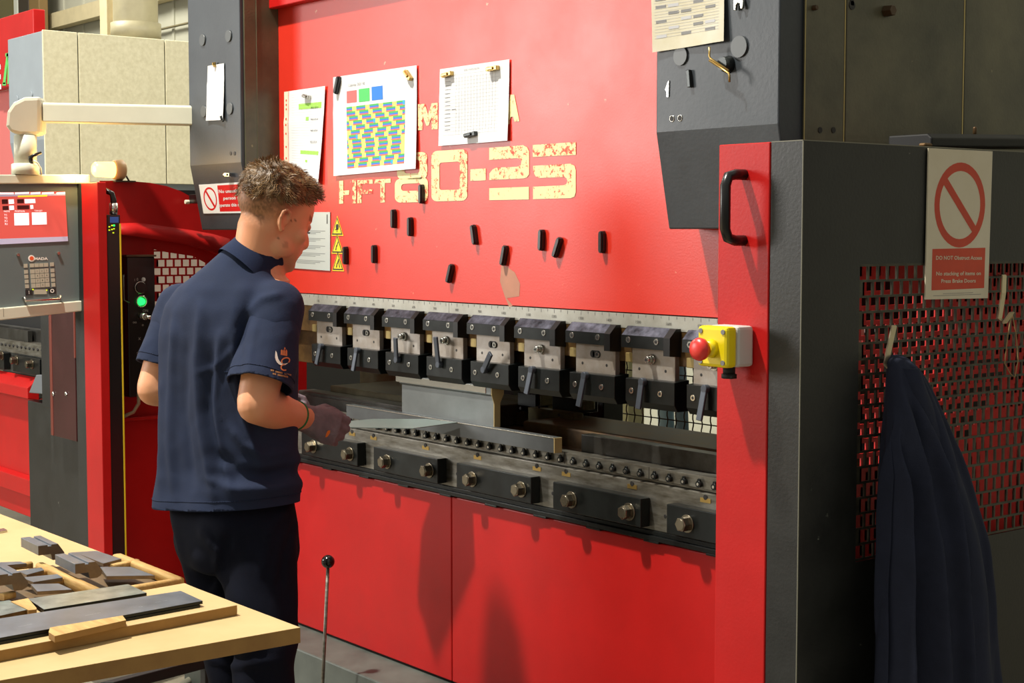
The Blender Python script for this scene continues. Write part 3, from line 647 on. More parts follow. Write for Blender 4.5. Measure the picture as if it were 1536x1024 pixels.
# instruction plate
w, S, P = plate('s', '', '', [(430, 318), (496, 318), (496, 406), (425, 401)], lambda a_, b_: atY(-.0005, a_, b_), mat('plate_grey', (182, 188, 184), .45, .2), .002)
w.m(mat('plate_ink', (120, 124, 124), .6))
for k_ in range(5):
    for j_ in range(3): quadUV(w, S, [(.3, .32+k_*.13+j_*.025), (.9-.1*j_, .32+k_*.13+j_*.025), (.9-.1*j_, .33+k_*.13+j_*.025), (.3, .33+k_*.13+j_*.025)])
w.m(INK); quadUV(w, S, [(.93, .04), (.95, .04), (.95, .2), (.93, .2)]); quadUV(w, S, [(.50, .17), (.60, .15), (.60, .16), (.50, .18)]); quadUV(w, S, [(.54, .13), (.555, .13), (.555, .2), (.54, .2)])
tag(w.build('instruction_plate', None, P[3]), 'pale grey printed instruction plate beside the man\'s face', 'plate')
# warning triangles
for k_, (px, py, lb, body) in enumerate(((506, 339, 'top yellow warning triangle', 'ball'), (506, 366, 'middle yellow warning triangle', 'arm'), (507, 392, 'bottom yellow warning triangle', 'arm2'))):
    q = atY(-.001, px, py); w = M(INK); h = .05; b_ = .029
    def T(k, y): return [(q.x-b_*k, y, q.z-h/2*k), (q.x+b_*k, y, q.z-h/2*k), (q.x, y, q.z+h/2*k+.002)]
    w.m(WYL); w.prism(T(1.12, -.0006), (0, -.0008, 0)); w.m(INK); w.prism(T(1, -.0014), (0, -.0003, 0)); w.m(WYL); w.prism([(a_[0], a_[1], a_[2]-.0018) for a_ in T(.78, -.0017)], (0, -.0003, 0)); w.m(INK); Y_ = -.0022
    if body == 'ball': w.cyl((q.x+.001, Y_+.0002, q.z-.002), (q.x+.001, Y_, q.z-.002), .0085); w.box((q.x-.002, Y_, q.z-.018), (q.x+.002, Y_+.0002, q.z-.008)); w.poly([(q.x+.008, Y_, q.z-.008), (q.x+.009, Y_, q.z-.01), (q.x-.012, Y_, q.z-.012), (q.x-.011, Y_, q.z-.009)])
    else:
        w.poly([(q.x-.010, Y_, q.z-.018), (q.x-.004, Y_, q.z-.018), (q.x-.001, Y_, q.z-.004), (q.x-.005, Y_, q.z-.004)]); w.poly([(q.x-.004, Y_, q.z-.006), (q.x, Y_, q.z-.008), (q.x+.008, Y_, q.z+.006), (q.x+.004, Y_, q.z+.008)])
        if body == 'arm2': w.poly([(q.x+.003, Y_, q.z+.006), (q.x+.006, Y_, q.z+.006), (q.x+.013, Y_, q.z-.018), (q.x+.008, Y_, q.z-.018)])
    tag(w.build('warning_sign', None, q), lb+' beside the grey instruction plate', 'warning sign', 'yellow warning triangles on the ram')
# ---- tools stuck on the right housing
Yh = -.1305
def hq(px, py, d=0): return atY(Yh-d, px, py)
t = thing('open_spanner', 'small silver open ended spanner hanging beside the grubby chart', 'spanner', hq(1110, 5))
c = hq(1110, 6, .004); w = M(CHR); w.box((c.x-.005, Yh-.008, c.z+.012), (c.x+.005, Yh-.003, c.z+.13))
w.prism([(c.x+a_*1.1, Yh-.003, c.z+b_*1.1) for a_, b_ in ((-.008, .014), (-.013, .006), (-.012, -.010), (-.007, -.011), (-.006, -.001), (-.002, .002), (.003, 0), (.005, -.010), (.010, -.009), (.012, .004), (.008, .014))], (0, -.006, 0)); w.build('spanner', t, bevel=.001)
c = hq(1080, 97, .012)
t = thing('round_magnet', 'round black pot magnet carrying hex keys below the grubby chart', 'magnet', (c.x, Yh, c.z))
M(mat('dark_magnet', 0)).cyl((c.x+.012, Yh, c.z+.0), (c.x+.012, Yh-.02, c.z+.0), .018, .013, n=24).build('magnet', t)
t = thing('hex_keys', 'pair of brassy hex keys stuck slanting to the round magnet', 'hex key', (c.x, Yh-.02, c.z), None)
for dz, dy in ((0, 0), (-.006, -.002)):
    a_, b_ = atY(Yh-.025+dy, 1064, 87-dz*600), atY(Yh-.025+dy, 1093, 106-dz*600)
    w = M(BRS)
    if dz == 0: w.tube([a_+V((0, 0, .022)), a_+V((0, 0, .004)), a_+V((.003, 0, -.001)), b_], .0022, 6)
    else: w.tube([a_, b_, b_+V((.002, 0, -.004)), b_+V((.0025, 0, -.018))], .0022, 6)
    w.build('key', t)
c = hq(1036, 118); tag(M(mat('dark_magnet', 0)).cbox((c.x, Yh-.004, c.z), (.009, .008, .036), mrot('Y', -7)).build('flat_magnet', None, c, bevel=.001), 'small dark rectangular magnet left of the hex keys', 'magnet')
c = hq(1003, 133); w = M(CHR); w.prism([(c.x-.004, Yh, c.z-.017), (c.x+.001, Yh, c.z-.017), (c.x+.002, Yh, c.z+.017), (c.x-.001, Yh, c.z+.014), (c.x-.0085, Yh, c.z-.002), (c.x-.004, Yh, c.z-.006)], (0, -.002, 0))
tag(w.build('blade_fragment', None, c), 'tiny silver pointed blade fragment near the housing edge', 'blade')
for px, py, lb, s_ in ((1328, 17, 'brown hexagonal stud on the olive side sheet, the larger one', .0125), (1220, 12, 'small brown square stud on the narrow olive side sheet', .006)):
    c = atX(1.99, px, py); tag(M(mat('rusty_stud', (74, 56, 36), .5, .3)).cyl((1.99, c.y, c.z), (1.99+s_*1.7, c.y, c.z), s_, s_*.9, n=6, smooth=False).build('side_stud', None, c, bevel=.001), lb, 'stud')
# black bar lying on the door top
w = M(mat('glossy_black_bar', (12, 12, 13), .5, spec=.3)); a_ = V((2.235, -.03, ZT+.001)); 
w.prism([(2.17, -.03, ZT+.001), (2.27, -.03, ZT+.001), (2.27, -.03, ZT+.018), (2.26, -.03, ZT+.026), (2.17, -.03, ZT+.026)], (0, .9, .028)); w.m(BRN); w.cyl((2.25, .13, ZT+.03), (2.25, .13, ZT+.046), .004)
w.box((2.255, -.05, ZT+.001), (2.27, -.025, ZT+.008))
tag(w.build('black_channel', None, a_, bevel=.003), 'long glossy black channel lying on top of the mesh door', 'metal channel')
# hooks on the mesh door
def hook(py0, label, pts, wd=.013, th=.003):
    w = M(mat('aluminium_strip', (200, 188, 160), .3, .9)); P_ = [atX(DX+d, a_, b_) for a_, b_, d in pts]
    for a_, b_ in zip(P_, P_[1:]):
        n = (b_-a_).cross(Y1).normalized()*th/2; h = Y1*wd/2
        w.prism([a_-h-n, a_+h-n, a_+h+n, a_-h+n], b_-a_)
    return tag(w.build('metal_hook', None, P_[0]), label, 'hook', 'strip metal hooks on the mesh door')
hook(0, 'flat metal hook on the mesh door with the jacket hanging from it', [(1334, 489, .001), (1341, 489, .02), (1333, 525, .02), (1329, 546, .02), (1338, 556, .03)])
hook(0, 'empty bent metal hook on the mesh door, right of the white sign', [(1499, 413, .001), (1506, 413, .02), (1505, 440, .025), (1499, 478, .02), (1507, 484, .045), (1518, 468, .055)])
q = [atX(DX+.02, *p_) for p_ in ((1518, 470), (1524, 500), (1527, 540), (1522, 566), (1515, 560), (1507, 545), (1512, 500), (1516, 478), (1519, 474))]
tag(M(mat('string', (150, 120, 80), .8)).tube(q, .0012, 5).build('string_loop', None, q[0]), 'thin tan string loop dangling below the empty hook', 'string')
# ---- jacket
def proj(p):
    q = p-CAM; z = q.dot(FWD); return 768+FPX*q.dot(RGT)/z, 512-FPX*q.dot(UPV)/z
def fold(p, F):          # height of hand-laid creases, measured where they run on the cloth
    x, y = proj(p); h = 0
    for pts, wd, am in F:
        best = 1e9; tt = 0; tot = len(pts)-1
        for i in range(tot):
            ax_, ay_ = pts[i]; bx_, by_ = pts[i+1]; dx, dy = bx_-ax_, by_-ay_; t = max(0, min(1, ((x-ax_)*dx+(y-ay_)*dy)/(dx*dx+dy*dy))); d = math.hypot(x-ax_-t*dx, y-ay_-t*dy)
            if d < best: best = d; tt = (i+t)/tot
        if best < wd*3: h += am*math.exp(-(best/wd)**2)*min(1, 6*min(tt+.05, 1.05-tt))
    return h
JF = [([(1354, 560), (1392, 650), (1420, 760), (1436, 900), (1444, 1100)], 6, .012), ([(1350, 570), (1372, 680), (1392, 800), (1400, 950), (1404, 1150)], 8, .013), ([(1344, 560), (1352, 700), (1352, 850), (1356, 1100)], 9, .010),
 ([(1334, 590), (1322, 720), (1314, 850), (1308, 1100)], 9, .010), ([(1364, 600), (1384, 700), (1408, 840), (1420, 1000)], 6, -.012), ([(1346, 620), (1366, 760), (1376, 900), (1380, 1100)], 7, -.012), ([(1334, 640), (1332, 800), (1330, 1000)], 6, -.010)]
def jacket():
    XW = DX+.008
    # outline rows: py, left px, right px; hung from the hook
    rows = [(532, 1343, 1354), (537, 1336, 1358), (545, 1332, 1361), (560, 1328, 1370), (600, 1322, 1386), (650, 1312, 1403), (700, 1303, 1419), (760, 1297, 1432), (820, 1292, 1444), (900, 1286, 1452), (980, 1282, 1460), (1060, 1278, 1468), (1200, 1272, 1482), (1330, 1270, 1490)]
    rings = []; w = M(mat('navy_cloth_coat', (36, 40, 56), .85, var=.12, vscale=30, bump=.3, bscale=400, spec=.2)); n = 96
    fr = [0]*n
    for j, (py, l, r_) in enumerate(rows):
        a_ = atX(XW+.02, l, py); b_ = atX(XW+.02, r_, py); c = (a_+b_)/2; hw = (b_.y-a_.y)/2; ring = []; t_ = j/(len(rows)-1)
        dep = .010+.05*min(1, t_*1.6)
        for k in range(n):
            an = 2*PI*k/n; y = math.cos(an); x = math.sin(an)
            amp = min(1, t_*2.2)
            fold = 1+amp*(.20*math.sin(an*5+.6+t_*1.2)+.16*math.sin(an*9+2+t_*2)+.10*math.sin(an*3+1.5*t_)) if x > -.2 else 1
            ring.append(w.bm.verts.new((max(XW+.003, XW+.004+dep+dep*x*fold), c.y+hw*y*(1+.02*amp*math.sin(an*7+3*t_)), c.z)))
        rings.append(ring)
    w.rings(rings); o = w.build('body', None); return o
q = atX(DX+.02, 1345, 535)
t = thing('navy_jacket', 'dark navy jacket hanging from a hook on the black mesh door', 'jacket', (q.x, q.y, q.z))
j = jacket(); me = j.data
md = j.modifiers.new('s', 'SUBSURF'); md.levels = md.render_levels = 2
dg = bpy.context.evaluated_depsgraph_get(); me2 = bpy.data.meshes.new_from_object(j.evaluated_get(dg)); bpy.data.objects.remove(j)
for v_ in me2.vertices:
    p_ = v_.co.copy(); d = fold(p_, JF)*2.8+noise.noise(V((p_.y*22, p_.z*2.4, 3))) * .005 + noise.noise(V((p_.y*50, p_.z*9, 7)))*.004; k_ = max(0, min(1, (1.24-p_.z)*6)); v_.co.x += d*k_ if p_.x > DX+.03 else 0; v_.co -= V(t['_o'])
j = bpy.data.objects.new('body', me2); COL.objects.link(j); j.parent = t; j['_o'] = t['_o']
# hanging sleeve: a second layer of cloth over the right side
w = M(mat('navy_cloth_coat', 0)); secs = []
for px, py, hw, dx in ((1358, 552, .012, .05), (1372, 590, .022, .062), (1392, 650, .034, .07), (1408, 720, .04, .075), (1418, 800, .043, .078), (1428, 900, .045, .08), (1434, 1000, .045, .08), (1437, 1060, .04, .08)):
    c = atX(DX+dx, px, py); secs.append((c, X1*.026, Y1*hw, 2.2))
w.loft(secs, n=24); o = w.build('sleeve', t)
for v_ in o.data.vertices: v_.co.x += noise.noise(V((v_.co.y*40, v_.co.z*7, 1)))*.008
# ---- punch tool, dies, sheet
TG = mat('tool_grey_steel', (120, 124, 124), .42, .55, dark=(96, 100, 100), vscale=5)
w = M(TG)
xa, xb = .502, .918
w.prism([(xa, -.012, 1.078), (xa, -.020, 1.083), (xa, -.020, 1.104), (xa, .02, 1.104), (xa, .02, 1.083), (xa, .012, 1.078), (xa, .008, 1.06), (xa, .008, 1.0), (xa, .001, .986), (xa, -.001, .986), (xa, -.012, 1.0), (xa, -.012, 1.06)], (xb-xa, 0, 0))
w.m(mat('pale_worn_end', (190, 170, 120), .5, .4)); w.prism([(xb, -.012, 1.06), (xb, -.012, 1.0), (xb, 0, .986), (xb, .008, 1.0), (xb, .008, 1.06), (xb, .02, 1.083), (xb, .02, 1.1), (xb, -.02, 1.1), (xb, -.02, 1.083)], (.003, 0, 0))
w.m(CHR); w.box((.486, -.0215, 1.085), (.897, -.0195, 1.103))
tag(w.build('punch_tool', None, (.7, 0, .986), bevel=.0008), 'long straight steel punch with thick lip, clamped above the sheet', 'press tool')
w = M(mat('die_grey_steel', (96, 100, 102), .4, .5, dark=(74, 76, 78), vscale=5)); w.box((.24, -.028, .9625), (1.178, -.004, 1.0)); w.m(mat('pale_worn_end', 0)); w.box((1.178, -.028, .9625), (1.181, -.004, .9995))
w.m(CHR); w.box((.24, -.029, .998), (1.178, -.027, 1.0005))
tag(w.build('die_block', None, (.7, 0, .962), bevel=.0006), 'long low steel die plate standing on the bed below the punch', 'press tool')
sp = [atZ(1.004, 683, 629), atZ(1.004, 650, 625), atZ(1.0, 600, 626), atZ(.996, 526, 632), atZ(.985, 515, 638), atZ(.985, 560, 643), atZ(.992, 615, 641)]
w = M(SHT)
S0 = [V((.70, .0, 1.0035)), V((.50, .01, 1.0035)), V((.38, -.30, .985)), V((.56, -.33, .985))]
def on_sheet(px, py): n_ = (S0[1]-S0[0]).cross(S0[3]-S0[0]); d = ray(px, py); return CAM+d*((S0[0]-CAM).dot(n_)/d.dot(n_))
pl = [on_sheet(*p_) for p_ in ((686, 633), (640, 628), (560, 628), (512, 632), (505, 640), (560, 641), (620, 642))]
w.prism(pl, (0, 0, -.0018)); SHP = pl
tag(w.build('sheet_blank', None, pl[0]), 'thin pale sheet metal blank held by the gloved hand at the die', 'metal sheet')
# ---- control box, light curtain, beacon
t = thing('control_box', 'tall black control box with green lamp on the left door', 'control box', (-.70, -.23, .96))
M(BPL).box((-.728, -.288, .962), (-.66, -.192, 1.418)).build('box', t, bevel=.003)
M(mat('box_rim_brown', (74, 56, 40), .4, .4)).box((-.73, -.292, 1.418), (-.655, -.188, 1.424)).build('top_rim', t)
def cb(px, py, X=-.66): return atX(X, px, py)
c = cb(210, 431); w = M(BPL); w.cyl((-.66, c.y, c.z), (-.648, c.y, c.z), .017, n=24); w.m(CHR); w.tube([(-.656, c.y+.0185*math.cos(k*PI/10), c.z+.0185*math.sin(k*PI/10)) for k in range(21)], .0018, 6, cap=False); w.build('selector_knob', t)
c = cb(211, 452); w = M(mat('lamp_green', (40, 220, 90), .2, emit=(30, 230, 90), estr=2.5)); w.cyl((-.66, c.y, c.z), (-.647, c.y, c.z), .0135, .011, n=24); w.m(CHR); w.tube([(-.652, c.y+.0175*math.cos(k*PI/10), c.z+.0175*math.sin(k*PI/10)) for k in range(21)], .0025, 6, cap=False); w.build('green_lamp', t)
c = cb(211, 474); w = M(CHR); w.cyl((-.66, c.y, c.z), (-.62, c.y, c.z), .012, .010, n=20); w.cyl((-.62, c.y, c.z), (-.61, c.y+.012, c.z-.004), .006); w.build('key_switch', t)
w = M(mat('panel_print', (170, 170, 164), .5))
for px, py, s_ in ((202, 420, 'I'), (206, 419, '0'), (208, 440, 'S'), (209, 508, 'X'), (209, 530, 'SET'), (202, 483, 'oo'), (214, 487, 'o'), (218, 466, 'ON')):
    c = cb(px, py); w.text(s_, c, Y1, Z1, .009, lift=.0008)
c = cb(215, 419); w.cyl((-.66, c.y, c.z), (-.658, c.y, c.z), .007)
w.build('panel_lettering', t)
w = M(mat('grey_metal_part', (120, 118, 108), .4, .6))
w.tube([cb(186, 412, -.67), cb(185, 413, -.655), cb(186, 450, -.655), cb(194, 454, -.66)], .0025, 6); w.build('side_rod', t)
w = M(mat('tan_cable', (150, 130, 100), .5)); w.tube([cb(208, 590), cb(208, 605), cb(200, 618), cb(182, 626)], .006, 8); w.build('cable', t)
w = M(BPL); q0 = atX(-.62, 163, 322); 
t = thing('light_curtain', 'tall slim black light curtain with yellow edge along left red strip', 'light curtain', (-.64, -.35, .2))
w.box((-.66, -.371, .15), (-.622, -.326, 1.553)); w.build('housing', t, bevel=.002)
M(mat('curtain_yellow', (222, 190, 40), .4)).box((-.6225, -.3295, .15), (-.619, -.3255, 1.525)).build('yellow_edge', t)
w = M(mat('label_blue', (50, 90, 170), .4)); a_, b_ = atX(-.6215, 165, 325), atX(-.6215, 178, 334); w.box((-.6222, a_.y, b_.z), (-.6212, b_.y, a_.z)); w.build('blue_label', t)
w = M(mat('led_yellow', (210, 220, 40), .4, emit=(190, 220, 30), estr=.8))
for px, py in ((164, 340), (168, 338), (168, 344), (164, 345), (171, 343), (170, 349)): c = atX(-.6215, px, py); w.cbox(c, (.001, .005, .004))
w.m(mat('lamp_green', 0)); c = atX(-.6215, 171, 338); w.cbox(c, (.001, .006, .005)); w.build('status_leds', t)
w = M(BPL); c = atX(-.64, 163, 290); w.tube([(-.64, -.34, 1.553), (-.64, -.34, 1.6), (-.64, -.345, 1.62), (-.645, -.365, 1.63)], [.010, .010, .009, .009], 12); w.m(CHR); w.cyl((-.64, -.34, 1.555), (-.64, -.34, 1.59), .0135); w.build('plug', t)
# beacon on the door top
c = atX(-.70, 186, 266)
t = thing('beacon_lamp', 'glowing amber beacon lamp lying on top of the left red door', 'lamp', (-.74, -.25, 1.66))
AMB = mat('amber_glow', (255, 180, 60), .3, emit=(255, 196, 96), estr=5)
w = M(AMB); w.loft([((-.74, y_, 1.70), X1*r_, Z1*r_) for y_, r_ in ((-.365, .005), (-.362, .018), (-.355, .024), (-.30, .026), (-.295, .026))], n=24); w.build('lens', t)
w = M(mat('lamp_base_cream', (214, 178, 130), .5)); w.loft([((-.74, y_, 1.70), X1*r_, Z1*r_) for y_, r_ in ((-.295, .027), (-.29, .032), (-.265, .034), (-.258, .028))], n=24); w.build('lamp_base', t)
w = M(mat('bracket_brown', (60, 44, 28), .5)); w.box((-.77, -.30, 1.66), (-.71, -.23, 1.665)); w.box((-.745, -.285, 1.665), (-.735, -.265, 1.675)); w.tube([(-.74, -.24, 1.665), (-.74, -.255, 1.69)], .003, 6); w.build('bracket', t)
# sensor on the far side of left housing
c = atY(-.05, 293, 298); w = M(BPL); w.cbox((c.x-.02, -.03, c.z), (.07, .03, .03)); w.m(mat('cream_tip', (220, 214, 190), .5)); w.cyl((c.x-.055, -.045, c.z-.01), (c.x-.055, -.06, c.z-.01), .007)
tag(w.build('limit_switch', None, c, bevel=.001), 'small black limit switch with white tip left of the housing', 'switch')
# ------------------------------------------------------------------ pendant control with arm
def pp(px, py, X=-.80): return atX(X, px, py)
t = thing('control_pendant', 'cream and grey control panel with red screen hanging from an arm', 'control panel', (-.80, -.70, 1.2))
Pm = -.78
tr, br = atX(Pm, 132, 262), atX(Pm, 145, 463)
U_ = (V((0, 1, .0))+V((.09, 0, 0))).normalized()
dn = (br-tr).normalized(); Nn = U_.cross(-dn).normalized()
if Nn.dot(CAM-tr) < 0: Nn = -Nn
def pq(px, py, l=0):
    d = ray(px, py); return CAM+d*((tr-CAM).dot(Nn)/d.dot(Nn))+Nn*l
def pface(w, pts, l=0): w.poly([pq(a_, b_, l) for a_, b_ in pts])
w = M(mat('pendant_back_grey', (150, 150, 140), .5)); w.prism([pq(*p_) for p_ in ((-190, 262), (132, 262), (145, 463), (-180, 500))], -Nn*.14); w.build('case', t, bevel=.004)
w = M(CRM)
def fr(pts): w.prism([pq(a_, b_, .0) for a_, b_ in pts], Nn*.018)
fr([(-190, 262), (132, 262), (132.5, 275.5), (-190, 276)]); fr([(118, 275.8), (132.4, 275.8), (144, 447), (129, 449.5)]); fr([(-180, 478), (129, 449.8), (144.2, 447.3), (145, 463.5), (-180, 500)])
w.m(mat('frame_joint', (150, 146, 130), .5)); pface(w, [(109.5, 262), (110.3, 262), (111.3, 275), (110.5, 275)], .0185); pface(w, [(121, 450.6), (121.8, 450.5), (122.8, 466), (122, 466)], .0185); pface(w, [(2, 461), (2.8, 461), (3.6, 474.5), (2.8, 474.5)], .0185)
w.build('frame', t, bevel=.003)
w = M(mat('panel_slate', (98, 110, 112), .45, var=.03)); pface(w, [(-190, 276), (118, 276), (129, 450), (-180, 478)], .002)
w.build('front_panel', t)
w = M(mat('screen_red', (150, 50, 44), .3, emit=(226, 96, 84), estr=.72)); pface(w, [(-120, 290), (97, 287), (101.5, 361.5), (-116, 372)], .004)
w.m(mat('screen_grey', (170, 166, 190), .3, emit=(170, 166, 190), estr=.5)); pface(w, [(-116, 362), (101, 354.5), (101.5, 361.5), (-116, 372)], .0045); pface(w, [(-120, 294), (97.2, 290), (97.5, 293), (-120, 297)], .0045)
w.m(mat('screen_white', (240, 240, 244), .3, emit=(240, 240, 248), estr=.8)); pface(w, [(-120, 288.5), (20, 288.6), (20, 291.4), (-120, 291.8)], .0048)
for x0_, x1_ in ((21.5, 43), (45, 60), (62, 80), (84, 97)): pface(w, [(x0_, 288.5), (x1_, 287.8), (x1_+.1, 290.6), (x0_+.1, 291.4)], .005)
for r_ in ((12, 299, 20, 306), (36, 298.5, 52, 305), (13, 308.5, 20, 315), (44.5, 307.5, 49, 313.5), (20.5, 319.5, 42.5, 338), (47, 318.5, 69, 337)): a0, b0, a1, b1 = r_; pface(w, [(a0, b0), (a1, b0-.3), (a1+.6, b1-.6), (a0+.6, b1)], .005)
for s_, px, py in (('Y1', 8, 322.5), ('Y2', 8.2, 327), ('X1', 8.6, 331.5), ('R1', 9, 336)): w.text(s_, pq(px, py, .005), U_, -dn, .0065, lift=0)
w.text('NOTE', pq(9.5, 317, .005), U_, -dn, .005, lift=0); w.text('POSITION', pq(29, 316.8, .005), U_, -dn, .005, lift=0); w.text('TARGET', pq(57, 316.2, .005), U_, -dn, .005, lift=0)
w.m(mat('screen_dark', (70, 20, 24), .3))
for r_ in ((2, 299, 11, 306), (25, 298.7, 35, 305), (3, 309, 12, 315), (25, 308, 43, 314)): a0, b0, a1, b1 = r_; pface(w, [(a0, b0), (a1, b0-.3), (a1+.3, b1-.3), (a0+.3, b1)], .005)
w.m(mat('screen_yellow', (240, 220, 60), .3, emit=(240, 220, 60), estr=.6)); pface(w, [(26, 293.3), (70, 292.2), (70, 294.6), (26, 295.8)], .005)
w.build('screen', t)
w = M(mat('logo_white', (238, 236, 230), .5)); w.text('MADA', pq(61, 388, .003), U_, -dn, .0085, lift=0, bold=.03, width=.043); w.cyl(pq(46.8, 387.4, .0022), pq(46.8, 387.4, .0034), .0105, n=20); w.box((0, 0, 0), (0, 0, 0)) if 0 else None
w.m(mat('logo_orange', (226, 88, 40), .5)); w.cyl(pq(47, 387.2, .0034), pq(47, 387.2, .004), .0065, n=20); w.build('maker_lettering', t)
w = M(mat('key_grey', (176, 174, 158), .5))
def keyrow(px, py, n_, dx, dy): return [(px+i_*dx, py+i_*dy) for i_ in range(n_)]
def key(px, py, ww=5.6, hh=5.6): w.prism([pq(px+a_*ww/2+(b_*.15), py+b_*hh/2-a_*.15, .002) for a_, b_ in ((-1, -1), (1, -1), (1, 1), (-1, 1))], Nn*.002)
key(38, 398.5); key(77.5, 396.3)
for c_ in range(4): key(47.5+c_*7, 398-c_*.3, 6.4)
for r_ in range(4):
    key(38.6+r_*.5, 407.5+r_*7.2); key(78.2+r_*.5, 405.3+r_*7.2)
    for c_ in range(4): key(48.2+r_*.5+c_*7, 407+r_*7.1-c_*.5, 6.4, 6.4)
key(60, 437.5, 19, 7)
w.m(INK); key(43, 438.6, 10.5, 8); key(77.8, 436.3, 10.5, 8)
w.m(INK)
nums = '123456789-0.'
for r_ in range(4):
    for c_ in range(3): w.text(nums[r_*3+c_], pq(55.2+r_*.5+c_*7, 406.6+r_*7.1-c_*.5, .0042), U_, -dn, .0055, lift=0)
w.m(mat('logo_white', 0)); w.text('I', pq(43, 438.6, .0042), U_, -dn, .011, lift=0); w.text('O', pq(77.8, 436.3, .0042), U_, -dn, .012, lift=0, bold=.03)
w.m(mat('led_yellow', 0)); w.cbox(pq(49, 434, .003), (.002, .004, .004)); w.cbox(pq(69.5, 435, .003), (.002, .004, .004)); w.build('keypad', t, fix=True)
w = M(CHR)
for px, py in ((26.5, 382), (87, 379.6)): w.cyl(pq(px, py, 0), pq(px, py, .009), .005, n=12)
w.tube([pq(34, 446, .0), pq(34.2, 446, .022), pq(35, 451, .024), pq(87, 448, .024), pq(87.5, 443.5, .022), pq(87.5, 443.5, 0)], .0035, 8); w.build('stand_off', t)
# arm, elbow and swivel
w = M(CRM); a0, a1 = atX(-.80, 66, 154), atX(-.80, 66, 184)
e0 = V((-.80, a0.y, (a0.z+a1.z)/2)); e1 = V((-.524, -.11, 1.870))
d = e1-e0; side = V((d.y, -d.x, 0)).normalized(); hh = V((0, 0, .031))
w.prism([e0-side*.028-hh, e0+side*.028-hh, e0+side*.028+hh*.86, e0+side*.02+hh, e0-side*.02+hh, e0-side*.028+hh*.86], d); w.build('support_arm', t, bevel=.004)
w = M(CRM); cl = side*.04
prof = [(66, 146), (40, 147), (24, 155), (15, 168), (13, 190), (20, 200), (35, 204), (62, 204), (66, 199)]
w.prism([V((-.80, *(atX(-.80, *p_).yz)))-cl for p_ in prof], cl*2); w.build('elbow', t, bevel=.012)
w = M(CRM); c0, c1 = atX(-.80, 38, 203), atX(-.80, 38, 245); w.tube([c0, c1], .035, 24); w.build('neck', t)
w = M(CRM); c2 = atX(-.80, 38, 262); w.tube([c1, c1-V((0, 0, .004)), c2], [.036, .043, .043], 28); w.build('swivel', t)
w = M(BPL); k0 = atX(-.78, 47, 240); w.tube([atX(-.77, 47, 246), atX(-.76, 46, 236), atX(-.755, 50, 233), atX(-.75, 62, 229)], [.007, .007, .005, .005], 10); w.build('clamp_lever', t)
w = M(mat('cream_tip', 0)); w.tube([atX(-.755, 50, 240), atX(-.75, 56, 244), atX(-.75, 61, 252), atX(-.75, 62, 262)], .003, 6); w.build('cable', t)
# ------------------------------------------------------------------ second machine on the left
pc = thing('press_brake', 'second red press brake at the left with pale speckled side housing', 'machine', (-3, 0, 0))
h2 = housing(-2.08, -1.732, 'housing', 2.258, 1.85, pc, GRYL, 1.6)
w = M(BEI)
zb_ = 1.69
for y0_, y1_ in ((-.129, .008), (.013, .370), (.375, 1.3)): w.box((-1.732, y0_, zb_), (-1.722, y1_, 2.262))
w.build('side_sheet', h2, bevel=.002)
w = M(GRYL)
for px, py in ((25, 150), (46, 143)): q = atY(-.132, px, py); w.cyl((q.x, -.129, q.z), (q.x, -.135, q.z), .018, n=20)
w.build('blanking_plug', h2)
M(RED).box((-4.6, -.02, 2.10), (-2.088, .03, 2.39)).build('crown_cover', pc, bevel=.004)
w = M(mat('hazed_ram_red', (206, 110, 108), .35)); w.box((-4.6, .03, 1.2), (-2.1, .06, 2.1)); w.build('ram_panel', pc)  # red panel; its pink haze of reflected light is put into the colour
w = M(PAPR); q = atY(-.0215, 1, 122); w.text('ME' if 0 else 'E', atY(-.0215, -3, 118), X1, Z1, .10, bold=.03, lift=0); w.build('white_lettering', pc)
w = M(mat('lettering_green', (90, 190, 90), .5))
def gl_(pts): w.poly([atY(-.022, *p_) for p_ in pts])
gl_([(4, 126), (8, 126), (13, 80), (10, 80)]); gl_([(11, 126), (13, 126), (14, 84), (11.5, 84)]); gl_([(8, 80), (14, 79), (14, 84), (8, 85)]); gl_([(3.5, 124), (9, 123.5), (9, 128), (3.5, 128.5)])
w.build('green_lettering', pc)
M(mat('machine_black', 0)).box((-4.6, .75, 0), (-1.75, 1.6, 2.2)).box((-1.9, .3, 0), (-1.735, 1.5, 1.69)).box((-4.6, .1, 1.05), (-2.05, .14, 1.2)).build('frame', pc)
w = M(RED); w.prism([(-4.6, .0, .90), (-4.6, -.05, .86), (-4.6, -.05, .815), (-4.6, .0, .805)], (2.44, 0, 0)); w.box((-4.6, 0, .3), (-2.16, .03, .81)); w.prism([(-4.6, .0, .48), (-4.6, -.03, .47), (-4.6, -.03, .40), (-4.6, 0, .40)], (2.44, 0, 0)); w.build('bed_panel', pc, bevel=.003)
w = M(mat('second_bed_grey', (120, 122, 118), .4, .5, dark=(60, 62, 60))); w.box((-4.6, .01, .90), (-2.05, .05, .985)); w.m(STL); w.box((-4.6, .0, .985), (-2.05, .05, 1.038)); w.m(STLD); w.box((-4.6, .04, 1.038), (-2.05, .08, 1.09)); w.box((-4.6, .01, 1.038), (-2.3, .03, 1.085)); w.build('bed_rail', pc, bevel=.001)
w = M(BLKS)
for i in range(5): w.box((-3.2+i*.40, -.02, .91), (-2.9+i*.40, .01, .98))
bc = w.build('bed_clamp', pc, bevel=.002)
w = M(INK)
for i in range(30): w.cyl((-3.2+i*.045, -.004, 1.015), (-3.2+i*.045, .002, 1.015), .006, n=8)
w.build('adjusting_screws', pc)
for px, py in ((3, 533), (25, 540), (48, 546), (-20, 527)): q = atY(-.02, px, py); w = M(BOLT); hexbolt(w, (q.x, -.02, q.z), .016, .022); w.build('hex_bolt', bc)
